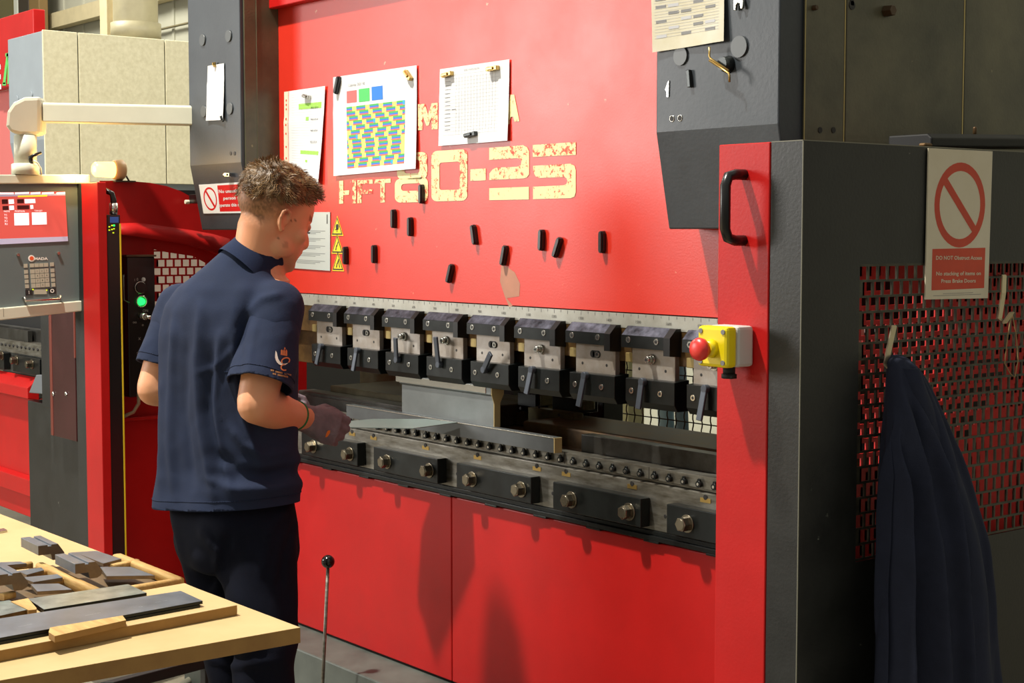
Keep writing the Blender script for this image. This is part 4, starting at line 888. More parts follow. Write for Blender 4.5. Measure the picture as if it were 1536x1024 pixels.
# its dark right end
w = M(BLK); w.box((-2.16, -.05, .1), (-1.75, .3, .81)); w.m(mat('end_grey', (104, 110, 116), .5)); w.prism([atY(-.056, *q_) for q_ in ((43, 589), (54, 562), (66, 562), (67, 591))], (0, .02, 0)); w.build('end_cover', pc, bevel=.003)
w = M(BLK); w.box((-1.80, -.10, .1), (-1.73, .3, 1.69)); 
a_, b_ = atY(-.2, 63, 600), atY(-.2, 75, 600); w.box((a_.x, -.2, .84), (b_.x, -.16, 1.69)); w.box((a_.x+.0, -.16, .1), (-1.1, .2, .80)); w.build('side_post', pc, bevel=.003)
w = M(mat('dark_red_guard', (62, 12, 11), .35, dark=(50, 9, 9), vscale=4)); a_, b_, c_ = atY(-.22, 75, 470), atY(-.22, 111, 470), atY(-.22, 90, 656); w.box((a_.x, -.22, c_.z), (b_.x, -.18, 1.66)); w.m(mat('guard_edge_orange', (110, 44, 30), .4)); w.box((a_.x-.012, -.222, c_.z), (a_.x+.012, -.19, 1.66)); w.box((b_.x-.006, -.222, c_.z+.3), (b_.x+.006, -.19, c_.z+.9)); w.m(CHR)
for px, py in ((80, 590), (99, 590)): q = atY(-.222, px, py); w.cyl((q.x, -.22, q.z), (q.x, -.226, q.z), .008)
w.build('red_guard', pc, bevel=.003)
# ------------------------------------------------------------------ table and what lies on it
TZ = .85
A_ = V((1.868, -1.147, TZ)); e = V((-.012, -1, 0)).normalized(); f_ = V((-1, -.008, 0)).normalized()
t = thing('mdf_table', 'large pale board table in the foreground with trays of tooling', 'table', (.7, -1.8, 0))
w = M(MDF); c4 = [A_, A_+e*1.15, A_+e*1.15+f_*2.6, A_+f_*2.6]; w.prism([p_-V((0, 0, .0262)) for p_ in c4], (0, 0, .0262)); o = w.build('tabletop', t, bevel=.0008)
o.data.materials.append(MDFE)
for p_ in o.data.polygons:
    if abs(p_.normal.z) < .5: p_.material_index = 1
for sx, sy in ((1.45, -1.5), (1.45, -2.2), (-.6, -1.25), (-.6, -2.2)): M(mat('table_leg_steel', (80, 82, 84), .5, .4)).box((sx-.02, sy-.02, 0), (sx+.02, sy+.02, TZ-.0265)).build('leg', t, bevel=.002)
T1 = TZ+.018
w = M(MDF); q0, q1, q2, q3 = atZ(T1, 356, 907), atZ(T1, 277, 874), atZ(T1, 150, 890), atZ(T1, 0, 975)
d1 = (q1-q0).normalized(); d2 = (q3-q0).normalized()
w.prism([q0-V((0, 0, .0178)), q0+d1*(q1-q0).length-V((0, 0, .0178)), q0+d1*(q1-q0).length+d2*.9-V((0, 0, .0178)), q0+d2*.9-V((0, 0, .0178))], (0, 0, .0178)); o = w.build('base_board', None, q0, bevel=.0012)
o.data.materials.append(MDFE)
for p_ in o.data.polygons:
    if abs(p_.normal.z) < .5: p_.material_index = 1
tag(o, 'thick board with a long dark bar resting on it, nearest the table corner', 'board')
def slab(name, label, cat, pts, z, th, top, side=None, bevel=.001, grp=None, lines=None):
    P_ = [atZ(z, *p_) for p_ in pts]; w = M(side or top); w.prism([p_-V((0, 0, th)) for p_ in P_], (0, 0, th)); w.m(top); 
    w.poly([p_+V((0, 0, .0003)) for p_ in P_]); 
    if lines: lines(w, z+.0006)
    return tag(w.build(name, None, P_[0], bevel=0), label, cat, grp)
z2 = T1+.010
def marks(w, z):
    w.m(mat('etched_pale', (150, 156, 160), .5)); q = atZ(z, 211, 910); u = (atZ(z, 240, 903)-atZ(z, 200, 911)).normalized(); v_ = V((-u.y, u.x, 0))
    w.text('Q', q, u, v_, .006); w.text('S 2.0  1/20', atZ(z, 242, 902), u, v_, .004); w.text('MITRE FLAT', atZ(z, 140, 921), u, v_, .004); w.text('HIGH DIE', atZ(z, 38, 938), u, v_, .004)
slab('die_bar', 'long dark steel bar along the front of the board', 'press tool', [(-30, 932), (271, 886), (304, 901), (-30, 962)], z2, .005, TSTL, BLKS, lines=marks)
slab('bar_rail', 'dark rail under the long steel bar', 'rail', [(-30, 946), (268, 896), (300, 907), (-30, 968)], z2-.0055, .0042, BLKS)
slab('wooden_stop', 'rough wooden batten fixed at the front edge of the board', 'wood batten', [(75, 941), (184, 923), (189, 930), (82, 954), (73, 948)], T1+.0105, .0098, WOOD, MDFE)
slab('pale_plate', 'pale scuffed steel plate lying behind the long bar', 'metal plate', [(42, 898), (192, 876), (220, 889), (66, 914)], T1+.009, .005, mat('scuffed_pale_steel', (168, 180, 176), .3, .6, dark=(96, 112, 112), vscale=22), BLKS)
slab('corner_plate', 'pale steel plate at the left border, in front of wooden block', 'metal plate', [(-40, 908), (14, 900), (43, 914), (-40, 932)], T1+.010, .008, mat('scuffed_pale_steel', 0), BRN)
slab('wood_block', 'short wooden block between the two pale steel plates', 'wood block', [(16, 902), (42, 897), (55, 912), (54, 914), (43, 915)], T1+.011, .0108, WOOD, MDFE)
# divided tray
trz = TZ+.022
def batten(w, pts, z, h, wd, m_top=WOOD):
    for (ax_, ay_), (bx_, by_) in zip(pts, pts[1:]):
        a_, b_ = atZ(z, ax_, ay_), atZ(z, bx_, by_); d = (b_-a_); n_ = V((-d.y, d.x, 0)).normalized()*wd/2
        w.loft([(a_-V((0, 0, h/2)), n_, V((0, 0, h/2)), 3.5), (b_-V((0, 0, h/2)), n_, V((0, 0, h/2)), 3.5)], n=16)
t = thing('divided_tray', 'rough wooden divided tray holding steel punches and plates', 'tray', atZ(TZ, 150, 870))
w = M(mat('tray_floor_dark', (96, 74, 44), .7, var=.2)); P_ = [atZ(TZ+.0002, *p_) for p_ in ((-30, 872), (165, 838), (270, 868), (60, 905), (-30, 925))]; w.prism(P_, (0, 0, .003)); w.build('tray_floor', t)
w = M(WOOD); batten(w, [(176, 830), (268, 866)], trz, .018, .022); w.build('rim', t)
w = M(WOOD); batten(w, [(270, 866), (150, 886), (50, 902), (-30, 914)], trz+.002, .02, .016); w.build('rim', t)
w = M(WOOD); batten(w, [(60, 843), (150, 884)], trz+.004, .022, .018); w.build('divider', t)
for a_, b_ in (((166, 846), (206, 838)), ((28, 860), (70, 854)), ((12, 846), (48, 842)), ((50, 874), (102, 864)), ((2, 890), (20, 886))):
    w = M(WOOD); batten(w, [a_, b_], trz, .012, .016); w.build('divider', t)
# flat steel tools in the tray
flat = [([(112, 828), (145, 826), (182, 838), (155, 845)], 'grey steel plate at the far end of the tray'), ([(150, 850), (196, 850), (232, 863), (160, 864)], 'grey steel plate beside the near tray rim'),
 ([(26, 856), (62, 851), (66, 855), (40, 862)], 'small grey plate in the left tray, farthest back'), ([(32, 866), (86, 861), (94, 866), (50, 873)], 'small grey plate in the left tray, middle one'), ([(46, 876), (88, 875), (108, 884), (56, 887)], 'small grey plate in the left tray, nearest the rim'), ([(-20, 844), (30, 842), (40, 845), (-20, 850)], 'thin grey plate behind the left wooden divider')]
for pts, lb in flat: slab('steel_plate', lb, 'metal plate', pts, TZ+.026, .006, TSTL, TSTB, grp='flat steel plates in the tray')
slab('far_plate', 'thin steel piece alone at the far left of the table', 'metal plate', [(-30, 797), (6, 792), (11, 795), (-30, 803)], TZ+.004, .0035, CHR)
# punch blocks: profiled bars
def punchblock(label, org, axis, length, prof):
    w = M(TSTL); u = V(axis).normalized(); s_ = V((u.y, -u.x, 0))    # prof points (sideways, up)
    P_ = [org+s_*a_+Z1*b_ for a_, b_ in prof]; w.prism(P_, u*length); w.m(TSTB); w.poly([p_-u*.0003 for p_ in P_])
    o = w.build('punch_block', None, org, bevel=.0006); return tag(o, label, 'press tool', 'profiled steel punches on the tray')
a0, a1 = atZ(TZ+.055, 108, 848), atZ(TZ+.055, 77, 828)
ax = (atZ(TZ+.055, 75, 826)-atZ(TZ+.055, 108, 842)).normalized()
prof = [(-.026, .030), (-.026, .048), (-.008, .048), (-.008, .045), (-.001, .045), (-.001, .048), (.012, .048), (.024, .030), (.022, .022), (.014, .018), (.001, .018), (-.002, .030)]
g0 = atZ(TZ+.03, 134, 862)
punchblock('larger profiled steel punch lying across the wooden divider', V((g0.x, g0.y, TZ+.005)), ax, .105, prof)
g1 = atZ(TZ+.04, 78, 832)
punchblock('farthest profiled steel punch, behind the larger one on the tray', V((g1.x, g1.y, TZ+.012)), ax, .10, prof)
g2 = atZ(TZ+.03, 20, 882)
punchblock('brownish profiled steel punch at the left border of the tray', V((g2.x, g2.y, TZ+.006)), ax, .10, [(a_*1.1, b_*1.05) for a_, b_ in prof])
# ------------------------------------------------------------------ lever with ball knob, floor clutter
q = atY(-.22, 492, 842)
t = thing('ball_lever', 'thin upright metal rod with black ball knob in front of the bed', 'lever', (q.x-.01, -.22, 0))
q2 = atY(-.22, 481, 1024)
M(STL).cyl((q2.x-.012, -.22, .02), (q.x, -.22, q.z-.01), .0048, .0048, n=12).build('rod', t)
M(mat('ball_black', (20, 20, 20), .15)).sph(q, .0185, n=24).build('ball_knob', t)
M(BLK).box((q2.x-.09, -.30, .001), (q2.x+.07, -.16, .045)).build('pedal_base', t, bevel=.008)
q = atZ(.12, 245, 1018)
t = thing('pallet_truck_part', 'dark metal rail with holes on the floor under the table', 'metal rail', (q.x, q.y, 0))
p0, p1 = atZ(.30, 150, 1040), atZ(.30, 300, 1000)
w = M(mat('machine_black', 0)); d = p1-p0; w.prism([p0, p0+V((0, 0, .03)), p0+V((.02, .03, .03)), p0+V((.02, .03, 0))], d); w.m(STL); 
for k in range(7): w.cyl(p0+d*(k+.5)/7+V((.012, -.012, .01)), p0+d*(k+.5)/7+V((.012, -.012, .022)), .008)
w.m(mat('machine_black', 0)); w.box((p0.x, p0.y, 0), (p0.x+.03, p0.y+.03, .31)); w.box((p1.x, p1.y, 0), (p1.x+.03, p1.y+.03, .31)); w.build('rail', t, bevel=.002)
pts = [atZ(.02, 306, 992), atZ(.02, 300, 1010), atZ(.02, 270, 1030), atZ(.02, 262, 1060)]
tag(M(mat('grey_hose', (120, 118, 104), .5)).tube(pts, .014, 10).build('floor_hose', None, pts[0]), 'grey hose curving over the floor beside the man\'s legs', 'hose')
#@@PERSON@@
# ------------------------------------------------------------------ the operator
def remesh(w, voxel, smooth, factor=.5):
    me = bpy.data.meshes.new('r'); bmesh.ops.recalc_face_normals(w.bm, faces=w.bm.faces); w.bm.to_mesh(me); w.bm.free()
    o = bpy.data.objects.new('r', me); COL.objects.link(o)
    md = o.modifiers.new('r', 'REMESH'); md.mode = 'VOXEL'; md.voxel_size = voxel; md.adaptivity = 0
    ms = o.modifiers.new('s', 'SMOOTH'); ms.iterations = smooth; ms.factor = factor
    dg = bpy.context.evaluated_depsgraph_get(); m2 = bpy.data.meshes.new_from_object(o.evaluated_get(dg)); bpy.data.objects.remove(o); bpy.data.meshes.remove(me)
    for p_ in m2.polygons: p_.use_smooth = True
    return m2
def put(name, me, parent, mats):
    me.materials.clear()
    for m_ in mats: me.materials.append(m_)
    root = V(parent['_o'])
    for v_ in me.vertices: v_.co -= root
    o = bpy.data.objects.new(name, me); COL.objects.link(o); o.parent = parent; o['_o'] = list(root); return o
def sm(a, b, x): t_ = max(0, min(1, (x-a)/(b-a))); return t_*t_*(3-2*t_)
az = math.radians(100); f = V((math.cos(az), math.sin(az), 0)); r = V((f.y, -f.x, 0))
P0 = atD(3.80, 350, 790)
man = thing('person', 'person in navy polo shirt and dark trousers bending over the machine with a grey glove', 'person', (P0.x, P0.y, 0))
NAVY = mat('navy_polo_fabric', (34, 43, 66), .85, var=.10, vscale=14, bump=.25, bscale=500, spec=.2)
TROU = mat('dark_trouser_fabric', (16, 19, 32), .9, var=.2, vscale=14, bump=.2, bscale=400, spec=.15)
GLV = mat('grey_knit_glove', (124, 114, 122), .75, dark=(98, 90, 98), vscale=30, bump=.4, bscale=600)
SHOE = mat('shoe_leather', (26, 24, 22), .5)
def skinmat():
    m = mat('skin', (214, 160, 124), .5, spec=.35, bump=.15, bscale=300); nt = m.node_tree; N = nt.nodes; L = nt.links; b = N['Principled BSDF']
    at = N.new('ShaderNodeAttribute'); at.attribute_name = 'tone'; mx = N.new('ShaderNodeMixRGB'); mx.inputs[1].default_value = (*s2l((216, 160, 124)), 1); mx.inputs[2].default_value = (*s2l((84, 62, 38)), 1)
    n = N.new('ShaderNodeTexNoise'); n.inputs['Scale'].default_value = 9; tc = N.new('ShaderNodeTexCoord'); L.new(tc.outputs['Object'], n.inputs['Vector'])
    m2 = N.new('ShaderNodeMixRGB'); m2.blend_type = 'MULTIPLY'; m2.inputs[0].default_value = .35; r_ = N.new('ShaderNodeValToRGB'); r_.color_ramp.elements[0].color = (.95, .62, .5, 1); r_.color_ramp.elements[0].position = .3; r_.color_ramp.elements[1].position = .65
    L.new(n.outputs['Fac'], r_.inputs[0]); L.new(at.outputs['Fac'], mx.inputs[0]); L.new(mx.outputs[0], m2.inputs[1]); L.new(r_.outputs[0], m2.inputs[2]); L.new(m2.outputs[0], b.inputs['Base Color'])
    b.inputs['Subsurface Weight'].default_value = .12; b.inputs['Subsurface Radius'].default_value = (.02, .008, .004); b.inputs['Subsurface Scale'].default_value = .3; return m
SKIN = skinmat()
# joints
Sr = atD(3.67, 415, 462); Er = atD(3.585, 384, 607); Wr = atD(3.79, 457, 627)
Sl = atD(3.90, 272, 462); El = atD(3.86, 231, 583); Wl = El+f*.20+r*.13+V((0, 0, -.03))
NB = atD(3.745, 388, 400); HD = atD(3.735, 405, 330)      # neck base, skull base
hip = atD(3.80, 352, 800); chest = atD(3.78, 345, 520)
kr, kl = atD(3.70, 400, 965), atD(3.86, 352, 945)
ar, al = V((kr.x-.02, kr.y-.02, .09)), V((kl.x-.01, kl.y-.0, .09))
hr_, hl_ = hip+r*.085-Z1*.03, hip-r*.085-Z1*.03
# head frame
ha = math.radians(88); hp_ = math.radians(-21)
hf = V((math.cos(ha)*math.cos(hp_), math.sin(ha)*math.cos(hp_), math.sin(hp_))); hrt = V((math.sin(ha), -math.cos(ha), 0)); hu = hrt.cross(hf)
roll = math.radians(2); hu2 = hu*math.cos(roll)+hrt*math.sin(roll); hrt = hf.cross(hu2); hu = hu2
HO = atD(3.675, 428, 333)-hrt*.076
HR = Matrix((hrt, hf, hu)).transposed()
def H(x, y, z): return HO+hrt*x+hf*y+hu*z
def capsule(w, pts, rs, n=16):
    w.tube(pts, rs, n)
    for p_, r_ in zip(pts, rs): w.sph(p_, r_*.99, 14)
# ---- body: one continuous skin surface (head, neck, trunk, arms, hands, legs)
w = MB()
w.ell(H(0, -.014, .052), (.075, .086, .080), HR, 32)            # cranium
w.ell(H(0, .026, .045), (.066, .070, .072), HR, 28)             # forehead
w.loft([(H(0, .030, .02), hrt*.064, hf*.062), (H(0, .036, -.028), hrt*.059, hf*.058), (H(0, .046, -.060), hrt*.049, hf*.048), (H(0, .060, -.080), hrt*.032, hf*.033), (H(0, .069, -.089), hrt*.019, hf*.021)], n=28, p=2.3)
w.ell(H(0, -.004, -.015), (.060, .052, .055), HR, 24)
w.ell(H(.050, .028, -.052), (.014, .03, .028), HR, 16); w.ell(H(-.050, .028, -.052), (.014, .03, .028), HR, 16)
w.tube([H(0, .088, .024), H(0, .096, .004), H(0, .108, -.018)], [.010, .0095, .0105], 14); w.sph(H(0, .107, -.022), .0110, 14); w.sph(H(.011, .097, -.024), .0085); w.sph(H(-.011, .097, -.024), .0085)
w.tube([H(-.05, .062, .03), H(-.025, .083, .034), H(0, .085, .03), H(.025, .083, .034), H(.05, .062, .03)], [.008, .010, .009, .010, .008], 10)
w.tube([H(-.024, .086, -.048), H(-.008, .098, -.044), H(.008, .098, -.044), H(.024, .086, -.048)], [.004, .0065, .0065, .004], 10)
w.tube([H(-.022, .084, -.056), H(0, .096, -.056), H(.022, .084, -.056)], [.004, .008, .004], 10)
w.sph(H(0, .083, -.082), .018)
w.ell(H(.045, .06, -.012), (.022, .022, .02), HR, 16); w.ell(H(-.045, .06, -.012), (.022, .022, .02), HR, 16)
nk = NB-Z1*.05-f*.01
w.loft([(nk, r*.08, f*.075), (NB, r*.060, f*.060), (NB.lerp(H(0, -.02, -.05), .5), r*.056, f*.058), (H(0, -.016, -.03), hrt*.056, hf*.058), (H(0, -.014, .0), hrt*.058, hf*.058)], n=24)
w.loft([(hip, r*.16, f*.11), (hip+Z1*.12, r*.15, f*.10), (chest, r*.165, f*.105), (Sr.lerp(Sl, .5)-Z1*.03, r*.15, f*.10), (NB-Z1*.03, r*.085, f*.07)], n=28)
capsule(w, [Sr, Sr.lerp(Er, .5), Er], [.058, .052, .045]); capsule(w, [Er, Er.lerp(Wr, .35), Er.lerp(Wr, .75), Wr], [.045, .047, .036, .030])
capsule(w, [Sl, Sl.lerp(El, .5), El], [.056, .050, .043]); capsule(w, [El, El.lerp(Wl, .35), El.lerp(Wl, .75), Wl], [.043, .044, .034, .029])
for h_, k_, a_ in ((hr_, kr, ar), (hl_, kl, al)):
    capsule(w, [h_, h_.lerp(k_, .5), k_, k_.lerp(a_, .3), a_], [.085, .072, .052, .052, .036])
    w.tube([a_-f*.03-Z1*.05, a_+f*.06-Z1*.055, a_+f*.15-Z1*.065], [.034, .034, .022], 14)
# hands: palm and five bent fingers each
def hand(w, K, gl=1.0):
    # K: wrist, palm centre, knuckle points (4), finger joint lists, thumb
    w.loft([(K['w'], K['s']*.027, K['n']*.022), (K['w'].lerp(K['c'], .5), K['s']*.034, K['n']*.021), (K['c'], K['s']*.041, K['n']*.018), (K['e'], K['s']*.040, K['n']*.014)], n=24, p=2.4)
    for fl, rad in K['f']: capsule(w, fl, [rad, rad*.96, rad*.9, rad*.8][:len(fl)], 12)
def mkhand(Wp, hx, sd, curl):     # hx along the hand, sd towards the thumb side
    hx = hx.normalized(); n_ = hx.cross(sd).normalized(); sd = n_.cross(hx).normalized(); n_ = -n_ if curl < 0 else n_; c = abs(curl)
    K = dict(w=Wp, c=Wp+hx*.055, e=Wp+hx*.088, s=sd, n=n_); F = []
    for i, (off, L_, rad, kk) in enumerate(((.030, .078, .0098, .0), (.010, .085, .010, .0), (-.011, .078, .0096, .0), (-.030, .062, .0086, .0))):
        k_ = Wp+hx*(.088-(.004, 0, .004, .010)[i])+sd*off; cc = c*(1, 1.15, 1.3, 1.35)[i]; a1, a2, a3 = .45*cc, 1.15*cc, 1.75*cc; pts = [k_]
        for a_, s_ in ((a1, .45), (a2, .31), (a3, .24)): pts.append(pts[-1]+(hx*math.cos(a_)-n_*math.sin(a_))*L_*s_)
        F.append((pts, rad))
    t0 = Wp+hx*.022+sd*.026-n_*.006; t1 = t0+hx*.030+sd*.016-n_*.020; t2 = t1+hx*.032+sd*.002-n_*.008; t3 = t2+hx*.026-sd*.006+n_*.002
    F.append(([t0, t1, t2, t3], .0118)); K['f'] = F; return K
hxr = (RGT*.84+FWD*.52-Z1*.34); KR = mkhand(Wr+hxr.normalized()*.004, hxr, V((0, 0, 1))+f*.15+FWD*.1, 1.0)
if KR['n'].dot(CAM-Wr) < 0: KR = mkhand(Wr+hxr.normalized()*.004, hxr, V((0, 0, 1))+f*.15+FWD*.1, -1.0)
hxl = f*.95+r*.25; KL = mkhand(Wl+hxl.normalized()*.012, hxl, V((0, 0, .2))+r, 1.0)
if KL['n'].z < 0: KL = mkhand(Wl+hxl.normalized()*.012, hxl, V((0, 0, .2))+r, -1.0)
for K in (KR, KL):
    K1 = dict(K); K1['s'] = K['s']*.86; K1['n'] = K['n']*.8; K1['f'] = [(fl, rad*.84) for fl, rad in K['f']]; hand(w, K1)
# ears
def ear(w, s_):
    c = lambda y, z, x=0: H(s_*(.071+x*.8), -.006+(y+.006)*.86, .001+z*.84)
    w.ell(H(s_*.071, -.006, .002), (.009, .014, .021), HR, 14)
    rim = [c(.004, -.006, .004), c(.008, .014, .007), c(.003, .027, .012), c(-.010, .031, .016), c(-.020, .022, .018), c(-.021, .006, .016), c(-.014, -.012, .010), c(-.004, -.026, .006), c(.004, -.022, .002)]
    w.tube(rim, [.0045, .0045, .0046, .0048, .0046, .0044, .0046, .006, .0045], 8)
    w.tube([c(-.012, .018, .008), c(-.014, .004, .008), c(-.008, -.008, .006)], [.004, .004, .004], 8)
me = remesh(w, .0052, 5)
w = MB(); ear(w, 1); ear(w, -1); 
em = remesh(w, .0022, 2)
bm = bmesh.new(); bm.from_mesh(me); bm.from_mesh(em); bm.to_mesh(me); bm.free()
for p_ in me.polygons: p_.use_smooth = True
at = me.attributes.new('tone', 'FLOAT', 'POINT'); root = V(man['_o'])
for i, v_ in enumerate(me.vertices):
    l = HR.transposed()@(v_.co-HO); t_ = 0
    if l.z > -.12 and abs(l.x) < .1 and abs(l.y) < .16:
        line = -.052+.062*sm(-.06, .03, l.y)+.03*sm(.02, .05, l.y)+(.012 if abs(l.x) > .05 else 0)
        t_ = .92*sm(line-.004, line+.062, l.z)*(1-sm(.055, .085, l.y))
        t_ *= (.8+.4*noise.noise(v_.co*240))
        st = sm(-.045, -.085, l.z)*sm(-.0, .05, l.y)*.16; t_ = max(t_, st+(.05*noise.noise(v_.co*300) if st > .03 else 0))
        for (my, mz) in ((.018, .010), (.006, -.036), (.030, .014)):
            if l.x > .03 and math.hypot(l.y-my, l.z-mz) < .0028: t_ = .8
        if abs(l.z-.036) < .0055 and .028 < abs(l.y) and l.y > .05 and .012 < abs(l.x) < .052: t_ = .75
        if math.hypot(l.y-.028, l.z+.048) < .008 and l.x > .03: t_ = max(t_, .3)
    at.data[i].value = max(0, min(1, t_))
body = put('body', me, man, [SKIN])
for s_ in (-1, 1):
    w = M(mat('eye_white', (226, 220, 210), .2)); c = H(s_*.031, .074, .010); w.sph(c, .0125, 16); w.m(mat('iris_brown', (60, 44, 30), .2)); w.sph(c+hf*.0055-hu*.003, .0085, 12); w.build('eye', man)
    w = M(mat('eyelid_skin', (196, 140, 108), .5)); w.ell(H(s_*.031, .0755, .016), (.0155, .0148, .0125), HR, 16); w.build('eyelid', man)
    w = M(mat('lash_dark', (40, 28, 20), .6)); w.tube([H(s_*(.031-.013), .088, .006), H(s_*.031, .0925, .006), H(s_*(.031+.013), .086, .005)], .0013, 6); w.build('eyelash', man)
# ---- hair: a shaped cap plus fine strands
HAIR = mat('brown_hair', (108, 80, 46), .5, dark=(56, 38, 20), vscale=70, spec=.4); HAIR2 = mat('hair_strand', (140, 108, 64), .5, dark=(78, 56, 30), vscale=30, spec=.5)
w = MB(); w.ell(H(0, -.012, .060), (.080, .089, .086), HR, 40); w.ell(H(0, .016, .096), (.070, .084, .040), HR, 32); w.ell(H(0, .060, .094), (.056, .042, .028), HR, 28); w.ell(H(.008, .090, .078), (.046, .018, .018), HR, 20); w.ell(H(0, -.036, .092), (.064, .056, .045), HR, 28); w.ell(H(.0, -.066, .055), (.056, .032, .05), HR, 24)
hm = remesh(w, .005, 4); bm = bmesh.new(); bm.from_mesh(hm)
def hairline(l):  # lowest height of the long hair
    return .040+.024*sm(-.02, .05, l.y)+.03*sm(.04, .09, l.y)*(1 if abs(l.x) < .06 else .6)-.008*sm(-.04, -.09, l.y)
dl = []
for v_ in bm.verts:
    l = HR.transposed()@(v_.co-HO); d = noise.noise(v_.co*38)*.006+noise.noise(V((l.x*90, l.y*90, l.z*50)))*.005+noise.noise(v_.co*220)*.0025
    n_ = v_.normal; v_.co += n_*d
    if l.z < hairline(l)+.006*noise.noise(v_.co*120): dl.append(v_)
bmesh.ops.delete(bm, geom=dl, context='VERTS'); bm.to_mesh(hm); 
pts = [(v_.co.copy(), v_.normal.copy()) for v_ in bm.verts]; bm.free()
for p_ in hm.polygons: p_.use_smooth = True
hair = put('hair', hm, man, [HAIR])
w = M(HAIR2); random.seed(5)
for k_ in range(7000):
    p_, n_ = random.choice(pts); l = HR.transposed()@(p_-HO)
    flow = (hf*(.9 if l.y > -.04 else -.1)+hrt*(.35*math.sin(l.y*60+l.z*40))-hu*(.6 if l.z < .10 else .0)+n_*.35)
    flow = flow+V((noise.noise(p_*60), noise.noise(p_*60+V((9, 0, 0))), noise.noise(p_*60+V((0, 9, 0)))))*.8
    flow.normalize(); ln = random.uniform(.007, .016); s_ = n_.cross(flow).normalized()*random.uniform(.0004, .0009)
    a_ = p_-n_*.001; b_ = a_+flow*ln*.5+n_*random.uniform(.001, .004); c = a_+flow*ln+n_*random.uniform(-.001, .002)
    v1, v2, v3, v4, v5 = [w.bm.verts.new(q) for q in (a_-s_, a_+s_, b_+s_, b_-s_, c)]; w.face([v1, v2, v3, v4], True); w.face([v4, v3, v5], True)
w.build('hair_strands', hair, fix=False)
# ---- polo shirt
w = MB()
def sec(px, py, d, a, b, p=2.3, tilt=0): return (atD(d, px, py), r*a, f*b+Z1*tilt, p)
w.loft([sec(338, 800, 3.80, .209, .146, 2.4, -.012), sec(338, 756, 3.80, .207, .142, 2.4, -.012), sec(340, 735, 3.80, .205, .138, 2.4, -.01), sec(340, 700, 3.80, .200, .134), sec(341, 650, 3.79, .198, .132), sec(341, 600, 3.79, .198, .132), sec(341, 550, 3.785, .200, .132), sec(342, 500, 3.78, .198, .132), sec(345, 460, 3.775, .185, .125), sec(350, 432, 3.765, .155, .108), sec(364, 410, 3.755, .100, .084, 2, -.02), sec(376, 397, 3.75, .077, .074, 2, -.034), sec(384, 388, 3.75, .067, .066, 2, -.036)], n=40)
def sleeve(S, E, k, rr_):
    d = (E-S); n_ = [S-d*.05, S.lerp(E, .25), S.lerp(E, .5), S.lerp(E, k), S.lerp(E, k)+d.normalized()*.03]; w.tube(n_, rr_, 24)
    w.sph(S, rr_[0]*.98, 20)
for S, E, r0_ in ((Sr, Er, .067), (Sl, El, .063)): w.sph(S, r0_, 20); w.tube([S, S.lerp(E, .22)], [r0_, r0_*1.0], 24); w.sph(S.lerp(E, .22), r0_, 20)
sw = remesh(w, .0075, 7)
SLV = []
for S, E, k, rr_ in ((Sr, Er, .80, [.060, .067, .072, .079, .083]), (Sl, El, .74, [.056, .0615, .063, .065, .066])):
    w = MB(); sleeve(S, E, k, rr_); SLV.append(remesh(w, .006, 4))
bm = bmesh.new(); bm.from_mesh(sw)
SF = [([(262, 470), (257, 560), (256, 660), (262, 745)], 6, .010), ([(302, 455), (298, 540), (303, 640), (322, 745)], 7, .011), ([(330, 500), (322, 600), (330, 680), (352, 740)], 6, .009), ([(352, 500), (356, 580), (372, 650), (392, 700)], 6, .008),
 ([(280, 500), (276, 620), (288, 730)], 8, -.010), ([(316, 520), (312, 620), (336, 720)], 7, -.009), ([(244, 560), (243, 740)], 6, .005), ([(368, 470), (364, 540), (380, 640)], 10, -.010),
 ([(440, 700), (400, 712), (360, 705), (322, 680)], 9, -.012), ([(442, 722), (400, 732), (350, 732), (310, 716)], 8, .010), ([(438, 676), (400, 682), (370, 670), (345, 640)], 7, .008),
 ([(300, 560), (330, 545), (352, 520)], 4, .004), ([(372, 470), (392, 448), (424, 440)], 6, .006), ([(372, 460), (360, 520), (358, 572)], 5, -.008), ([(384, 480), (376, 530), (372, 575)], 5, .004), ([(420, 500), (440, 540), (446, 580)], 8, -.004),
 ([(350, 400), (300, 430), (262, 480)], 20, .004), ([(370, 420), (340, 520)], 14, .004)]
dv = []
hemn = (Er-Sr).normalized(); heml = (El-Sl).normalized()
for v_ in bm.verts:
    p_ = v_.co; n_ = v_.normal; rel = p_-chest; u_ = rel.dot(r); z_ = p_.z; back = sm(.2, -.6, n_.dot(f)); t_ = sm(1.42, 1.15, z_)
    # long hanging folds, wider at the waist, and creases pulling from the right armpit down to the left
    ang = math.atan2((p_-chest).dot(f), (p_-chest).dot(r))
    tors = 1 if min((p_-Sr).length, (p_-Er).length, (p_-Sr.lerp(Er, .5)).length) > .10 else .25
    drape = math.sin(u_*46+1.2*math.sin(z_*6)+.5)*.002*t_
    vis = sm(-.1, .4, n_.dot((CAM-p_).normalized()))
    d = drape*tors+noise.noise(V((p_.x*12, p_.y*12, p_.z*3)))*.006*(.3+t_*.7)*tors+noise.noise(p_*28)*.0012+(fold(p_, SF)*vis if vis > 0 else 0)
    # gathered fold at the waist on the right hip
    bulge = math.exp(-((z_-.895)/.018)**2)*.010*sm(.05, .16, u_)+math.exp(-((z_-.955)/.016)**2)*.008*sm(.05, .16, u_)
    v_.co = p_+n_*(d+bulge*tors)
hp0 = atD(3.80, 338, 755); hn = (Z1-r*.09+f*.0).normalized()
